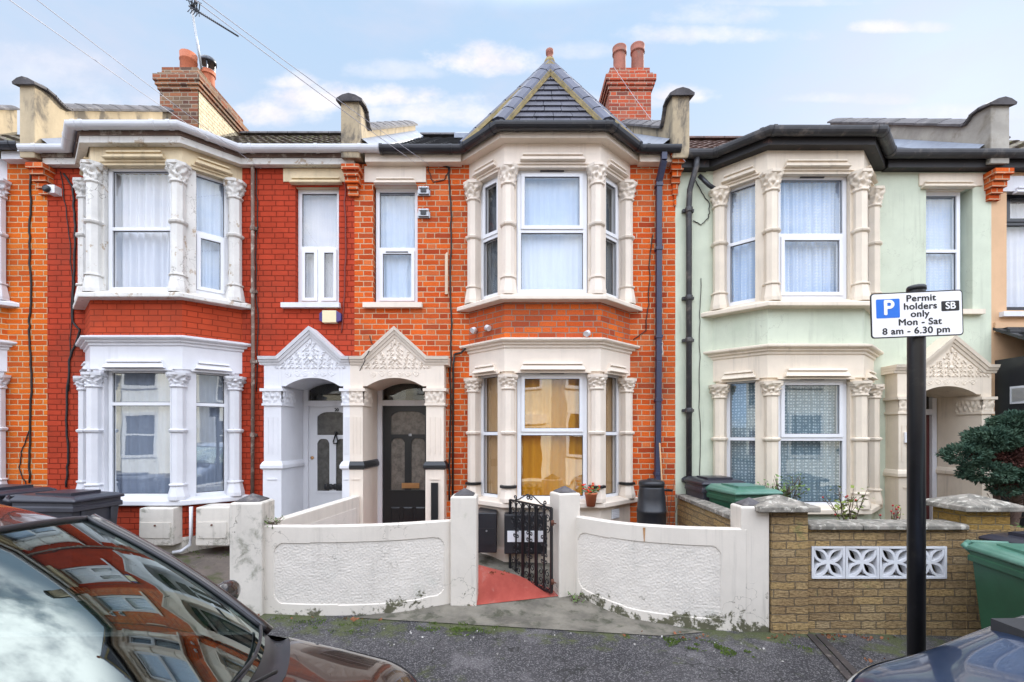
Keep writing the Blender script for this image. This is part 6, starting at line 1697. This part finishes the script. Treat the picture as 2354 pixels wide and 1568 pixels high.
# ------------------------------------------------------------------ moss, leaf litter, scraps on the pavement
def scatter(name, label, cat, m, spots, n, sz, seed, up=.5, flat=.3):
    rn = random.Random(seed); mb = MB()
    for (x0, y0, rx, ry, k) in spots:
        for _ in range(int(n * k)):
            a = rn.uniform(0, 6.28); r_ = rn.random() ** .7; x, y = x0 + math.cos(a) * rx * r_, y0 + math.sin(a) * ry * r_
            s = sz * rn.uniform(.5, 1.4); t = Vector((rn.uniform(-1, 1), rn.uniform(-1, 1), up * rn.uniform(.2, 2))).normalized(); e = t.cross(Vector((rn.uniform(-1, 1), rn.uniform(-1, 1), .3))).normalized()
            if mnoise.noise(Vector((x * 7, y * 9, seed))) < -.02 + .25 * r_: continue
            p = Vector((x, y, zg(x, y) + .006)); mb.face([p - e * s * flat, p + t * s * .6 - e * s * flat, p + t * s, p + t * s * .6 + e * s * flat, p + e * s * flat])
    o = mb.build(name, m); return tag(o, label, cat, kind='stuff')
spots = []
for (x, y, rx, ry, k) in [(1050, 1446, 60, 9, 1.2), (700, 1440, 70, 12, .5), (800, 1448, 60, 10, .4), (1690, 1482, 40, 8, 1.0), (1590, 1470, 45, 8, .7), (1520, 1462, 40, 6, .4), (1480, 1455, 30, 5, .3), (1860, 1470, 60, 8, .3), (470, 1330, 50, 6, .25), (440, 1258, 25, 5, .4)]:
    Y = (CAMZ - .05) * FPX / (y - HZ); spots.append(((x - CX) * Y / FPX, Y, rx * 1.6 * Y / FPX, ry * 4.5 * Y / FPX, k))
scatter('moss', 'bright green moss and grass tufts along the foot of the walls', 'moss', 'moss_green', spots, 1500, .013, 1, 1.2)
scatter('leaf_litter', 'fallen brown leaves along the foot of the brown wall', 'leaf litter', 'dead_leaf', [(3.4, 4.68, .75, .07, 1.0), (2.7, 4.66, .3, .08, .4), (4.3, 4.6, .5, .1, .6), (-2.45, 4.86, .15, .03, .3), (-.25, 6.0, .25, .08, .5), (1.6, 4.62, .7, .08, .4), (-1.6, 4.82, .8, .06, .4), (3.2, 4.2, .8, .3, .35), (-5.0, 5.9, .6, .3, .5)], 150, .026, 2, .25, .35)
scatter('gravel_bits', 'pale grit and scraps scattered on the dark pavement', 'grit', 'paper_scrap', [(-.2, 4.35, 1.2, .35, 1.0), (-1.2, 4.3, .6, .3, .4), (1.4, 4.5, .5, .2, .5), (2.3, 4.3, .6, .3, .5), (.3, 4.55, 1.6, .2, 1.0)], 55, .017, 3, .1, .4)
dc = MB()
for s in (0, .085):
    a, b = Vector((2.95, 4.72, 0)), Vector((2.62, 3.4, 0)); a.x += s; b.x += s; 
    dc.loft([[(p.x - .03, p.y, zp(p.x) - .01), (p.x + .03, p.y, zp(p.x) - .01), (p.x + .03, p.y, zp(p.x) + .014), (p.x - .03, p.y, zp(p.x) + .014)] for p in (a, b)])
tag(dc.build('drain_channel', 'rust_dark' if 'rust_dark' in MATS else 'fascia_brown'), 'rusty twin rail drain channel crossing the pavement from the brown wall', 'drain')

# ------------------------------------------------------------------ cars
def car(label, nose, yc, z0, heading, paint, st, cowl_x, cowl_c, hdr_x, hdr_c, wz, hz, wb=.78, hw=.62, rear=-3.95, gap=.10, mir=.29):
    root = thing('parked_car', label, 'car', (nose, yc, z0), 'cars parked along the kerb')
    XF = Matrix.Translation((nose, yc, z0)) @ Matrix.Rotation(heading, 4, 'Z')
    def lerp_st(x):
        for a, b in zip(st[:-1], st[1:]):
            if a[0] >= x >= b[0]:
                t = (a[0] - x) / (a[0] - b[0]); return [a[i] + (b[i] - a[i]) * t for i in range(1, 4)]
        return st[-1][1:] if x < st[-1][0] else st[0][1:]
    def sm(x):
        ws = [lerp_st(x + d) for d in (-.06, -.03, 0, .03, .06)]; return [sum(v) / 5 for v in zip(*ws)]
    N_ = 8.0
    def S(x, t):
        w, zl, zt = sm(x) if st[-1][0] + .1 < x < st[0][0] - .1 else lerp_st(x)
        c, s = math.cos(t), math.sin(t); zm = (zl + zt) / 2; h = (zt - zl) / 2
        y = w * math.copysign(abs(c) ** (2 / N_), c); z = zm + h * math.copysign(abs(s) ** (2 / N_), s)
        if s > 0: z += .035 * (1 - (y / w) ** 2)
        return Vector((x, y, z))
    NT_ = 72; ta_ = R(40)
    body = MB(XF)
    xs = [st[0][0] - (st[0][0] - st[-1][0]) * (i / 90) for i in range(91)]; xs = sorted(set(xs + [-.012, -.03, -.05, -.08]), reverse=True)
    ids = {}
    for i, x in enumerate(xs):
        for k in range(NT_): ids[i, k] = body.pt(S(x, 2 * math.pi * k / NT_))
    for i in range(len(xs) - 1):
        for k in range(NT_):
            tm = 2 * math.pi * (k + .5) / NT_
            top = ta_ < tm < math.pi - ta_
            if top and xs[i] < -.10 and xs[i + 1] > rear + .35: continue
            # wheel arches
            xm = (xs[i] + xs[i + 1]) / 2; pz = S(xm, tm)
            if any((xm - wx) ** 2 + (pz.z - .32) ** 2 < .36 ** 2 for wx in (-.80, rear + .85)) and abs(pz.y) > .6: continue
            body.faceids((ids[i, k], ids[i + 1, k], ids[i + 1, (k + 1) % NT_], ids[i, (k + 1) % NT_]), sm=True)
    body.faceids([ids[0, k] for k in range(NT_)]); body.faceids([ids[len(xs) - 1, k] for k in range(NT_)])
    body.build('body', paint, root)
    # bonnet up to the curved cowl edge
    edge = lambda q: cowl_c + gap + (cowl_x - cowl_c) * q * q
    bon = MB(XF)
    def fb(a, b):
        t = ta_ + .012 + (math.pi - 2 * ta_ - .024) * a
        q = S(-.5, t).y / lerp_st(-.5)[0]; q = max(-1, min(1, q / .93)); xe = edge(q)
        return S(-.108 + (xe + .108) * b, t) + Vector((0, 0, .004))
    bon.grid(fb, 40, 26, True); bon.build('bonnet', paint, root)
    base = lambda u: Vector((cowl_c + (cowl_x - cowl_c) * u * u, wb * u, wz + .035 * (1 - u * u)))
    head = lambda u: Vector((hdr_c + (hdr_x - hdr_c) * u * u, hw * u, hz + .045 * (1 - u * u)))
    cw = MB(XF)
    def fc(a, b):
        u = 1 - 2 * a; p = base(u); q = fb(a, 1)
        return p.lerp(q, b) + Vector((0, 0, -.030 * math.sin(math.pi * b) - .004))
    cw.grid(fc, 30, 6, True); cw.build('cowl', 'black_plastic', root)
    ws = MB(XF)
    def fw(a, b, k=0):
        u = -1 + 2 * a; p = base(u).lerp(head(u), b); n = Vector((.62, 0, .78)); return p + n * (.045 * math.sin(math.pi * b) * (1 - .35 * u * u) + k)
    ws.grid(lambda a, b: fw(a, b), 30, 16, True); ws.build('windscreen', 'windscreen', root)
    for u in (0, 1):
        fr_ = MB(XF); fr_.tube([fw(u, -.03 + 1.03 * i / 14, .002) + Vector((0, .02 * (1 if u else -1), 0)) for i in range(15)], .026, 10, squash=.8)
        fr_.build('windscreen_pillar', paint, root)
    fr_ = MB(XF); fr_.tube([fw(i / 20, 1.0, .004) for i in range(21)], .012, 8)
    for u in (.012, .988): fr_.tube([fw(u, i / 14, .008) for i in range(15)], .010, 8)
    fr_.build('windscreen_seal', 'black_plastic', root)
    rf_ = MB(XF); xr = rear + .55
    def frf(a, b):
        u = -1 + 2 * a; h = head(u); z = h.z + .13 * math.sin(min(1, b * 2.3) * math.pi * .5) - .45 * max(0, b - .5) ** 1.6 - .03 * abs(u) ** 6
        return Vector((h.x + (xr - h.x) * b, u * (hw + .03 * math.sin(math.pi * b)), z))
    rf_.grid(frf, 26, 24, True); rf_.build('roof', paint, root)
    sw_ = MB(XF)
    for s in (-1, 1):
        a_ = 1 if s > 0 else 0
        def fs(p, q):
            lo = Vector((cowl_x - .04 + (rear + .28 - cowl_x) * p, s * (wb + .05), wz - .03)); hi = frf(a_, max(0, p * .98)); r_ = lo.lerp(hi, q); r_.y += s * .03 * math.sin(math.pi * q); return r_
        sw_.grid(fs, 16, 6, True)
    sw_.build('side_window', 'windscreen', root)
    bk = MB(XF); bk.grid(lambda a, b: frf(a, 1).lerp(Vector((rear + .25, (-1 + 2 * a) * .74, wz - .02)), b), 12, 6, True); bk.build('rear_window', 'windscreen', root)
    it = MB(XF); it.box(rear + .3, cowl_x + .3, -.76, .76, .30, .36); it.loft([[(cowl_c + .02, -.75, wz - .05), (cowl_c + .02, .75, wz - .05), (cowl_c + .02, .75, .4), (cowl_c + .02, -.75, .4)], [(cowl_x - .16, -.74, wz - .04), (cowl_x - .16, .74, wz - .04), (cowl_x - .30, .74, wz - .35), (cowl_x - .30, -.74, wz - .35)]])
    it.build('dashboard', 'seat_fabric', root)
    se = MB(XF)
    for sy in (-.38, .38):
        se.loft([[(hdr_x - .25, sy - .25, .55), (hdr_x - .25, sy + .25, .55), (hdr_x + .28, sy + .25, .60), (hdr_x + .28, sy - .25, .60)], [(hdr_x - .25, sy - .25, .66), (hdr_x - .25, sy + .25, .66), (hdr_x + .28, sy + .25, .72), (hdr_x + .28, sy - .25, .72)]])
        se.loft([[(hdr_x - .22, sy - .24, .6), (hdr_x - .22, sy + .24, .6), (hdr_x - .36, sy + .24, .6), (hdr_x - .36, sy - .24, .6)], [(hdr_x - .44, sy - .20, 1.25), (hdr_x - .44, sy + .20, 1.25), (hdr_x - .54, sy + .20, 1.25), (hdr_x - .54, sy - .20, 1.25)]])
        se.blob((hdr_x - .52, sy, 1.38), .05, .13, .09)
    se.build('seat', 'seat_fabric', root)
    wp_ = MB(XF)
    for (ua, ub, v0, v1) in ((.50, .95, .025, .045), (.08, .52, .03, .06)):
        P = [fw(ua + (ub - ua) * i / 10, v0 + (v1 - v0) * i / 10, .022) for i in range(11)]; wp_.tube(P, .007, 6)
        wp_.tube([base(ua - .03) + Vector((.07, 0, -.015)), fw(ua + .02, v0 + .01, .04), fw((ua + ub) / 2, (v0 + v1) / 2, .036)], .008, 6)
    wp_.build('wiper', 'black_plastic', root)
    for s in (-1, 1):
        m_ = MB(XF); m_.blob((cowl_x - mir, s * (wb + .20), wz + .10), .05, .10, .065, 16, 12); m_.tube([(cowl_x - .25, s * (wb + .02), wz - .02), (cowl_x - mir, s * (wb + .15), wz + .06)], .025, 8); m_.build('mirror', paint, root)
        h_ = MB(XF); h_.grid(lambda a, b: S(-.07 - .42 * a, (R(22) + R(24) * b) if s > 0 else math.pi - (R(22) + R(24) * b)) + Vector((.006, s * .006, .004)), 10, 6, True); h_.build('headlight', 'headlamp', root)
        for wx in (-.80, rear + .85):
            w_ = MB(); w_.lathe((0, 0, 0), [(.20, -.10), (.30, -.10), (.315, -.07), (.315, .07), (.30, .10), (.20, .10)], 28)
            w_.v = [XF @ Matrix.Translation((wx, s * .76, .315)) @ Matrix.Rotation(R(90), 4, 'X') @ p for p in w_.v]; wo = w_.build('wheel', 'tyre', root)
            r2 = MB(); r2.lathe((0, 0, 0), [(.205, -.06), (.205, .085), (.19, .085), (.17, .06), (.05, .07), (.04, .09)], 20)
            r2.v = [XF @ Matrix.Translation((wx, s * .76, .315)) @ Matrix.Rotation(R(-90) if s > 0 else R(90), 4, 'X') @ p for p in r2.v]; r2.build('rim', 'alloy', wo)
    return root
ST1 = [(0., .50, .45, .74), (-.03, .62, .32, .86), (-.10, .72, .25, .945), (-.22, .80, .2, 1.005), (-.46, .85, .19, 1.045), (-.86, .875, .19, 1.125), (-1.3, .885, .19, 1.11), (-3.3, .88, .2, 1.10), (-3.7, .84, .24, 1.07), (-3.95, .70, .35, .9)]
car('glossy dark brown car with a large raked windscreen at the left', -.29, 1.42, -.065, 0, 'car_brown', ST1, -.86, -.61, -1.53, -1.41, 1.115, 1.655)
ST2 = [(0., .50, .45, .78), (-.03, .62, .32, .90), (-.10, .74, .25, 1.0), (-.25, .82, .2, 1.055), (-.55, .87, .19, 1.105), (-.82, .885, .19, 1.205), (-1.07, .89, .19, 1.295), (-1.4, .89, .19, 1.28), (-3.3, .88, .2, 1.16), (-3.7, .84, .24, 1.08), (-3.95, .70, .35, .9)]
car('glossy steel blue car with only its bonnet in view at the lower right', 1.40, 1.46, -.155, math.pi, 'car_blue', ST2, -1.10, -.84, -1.79, -1.66, 1.305, 1.73, gap=.03, mir=.62)
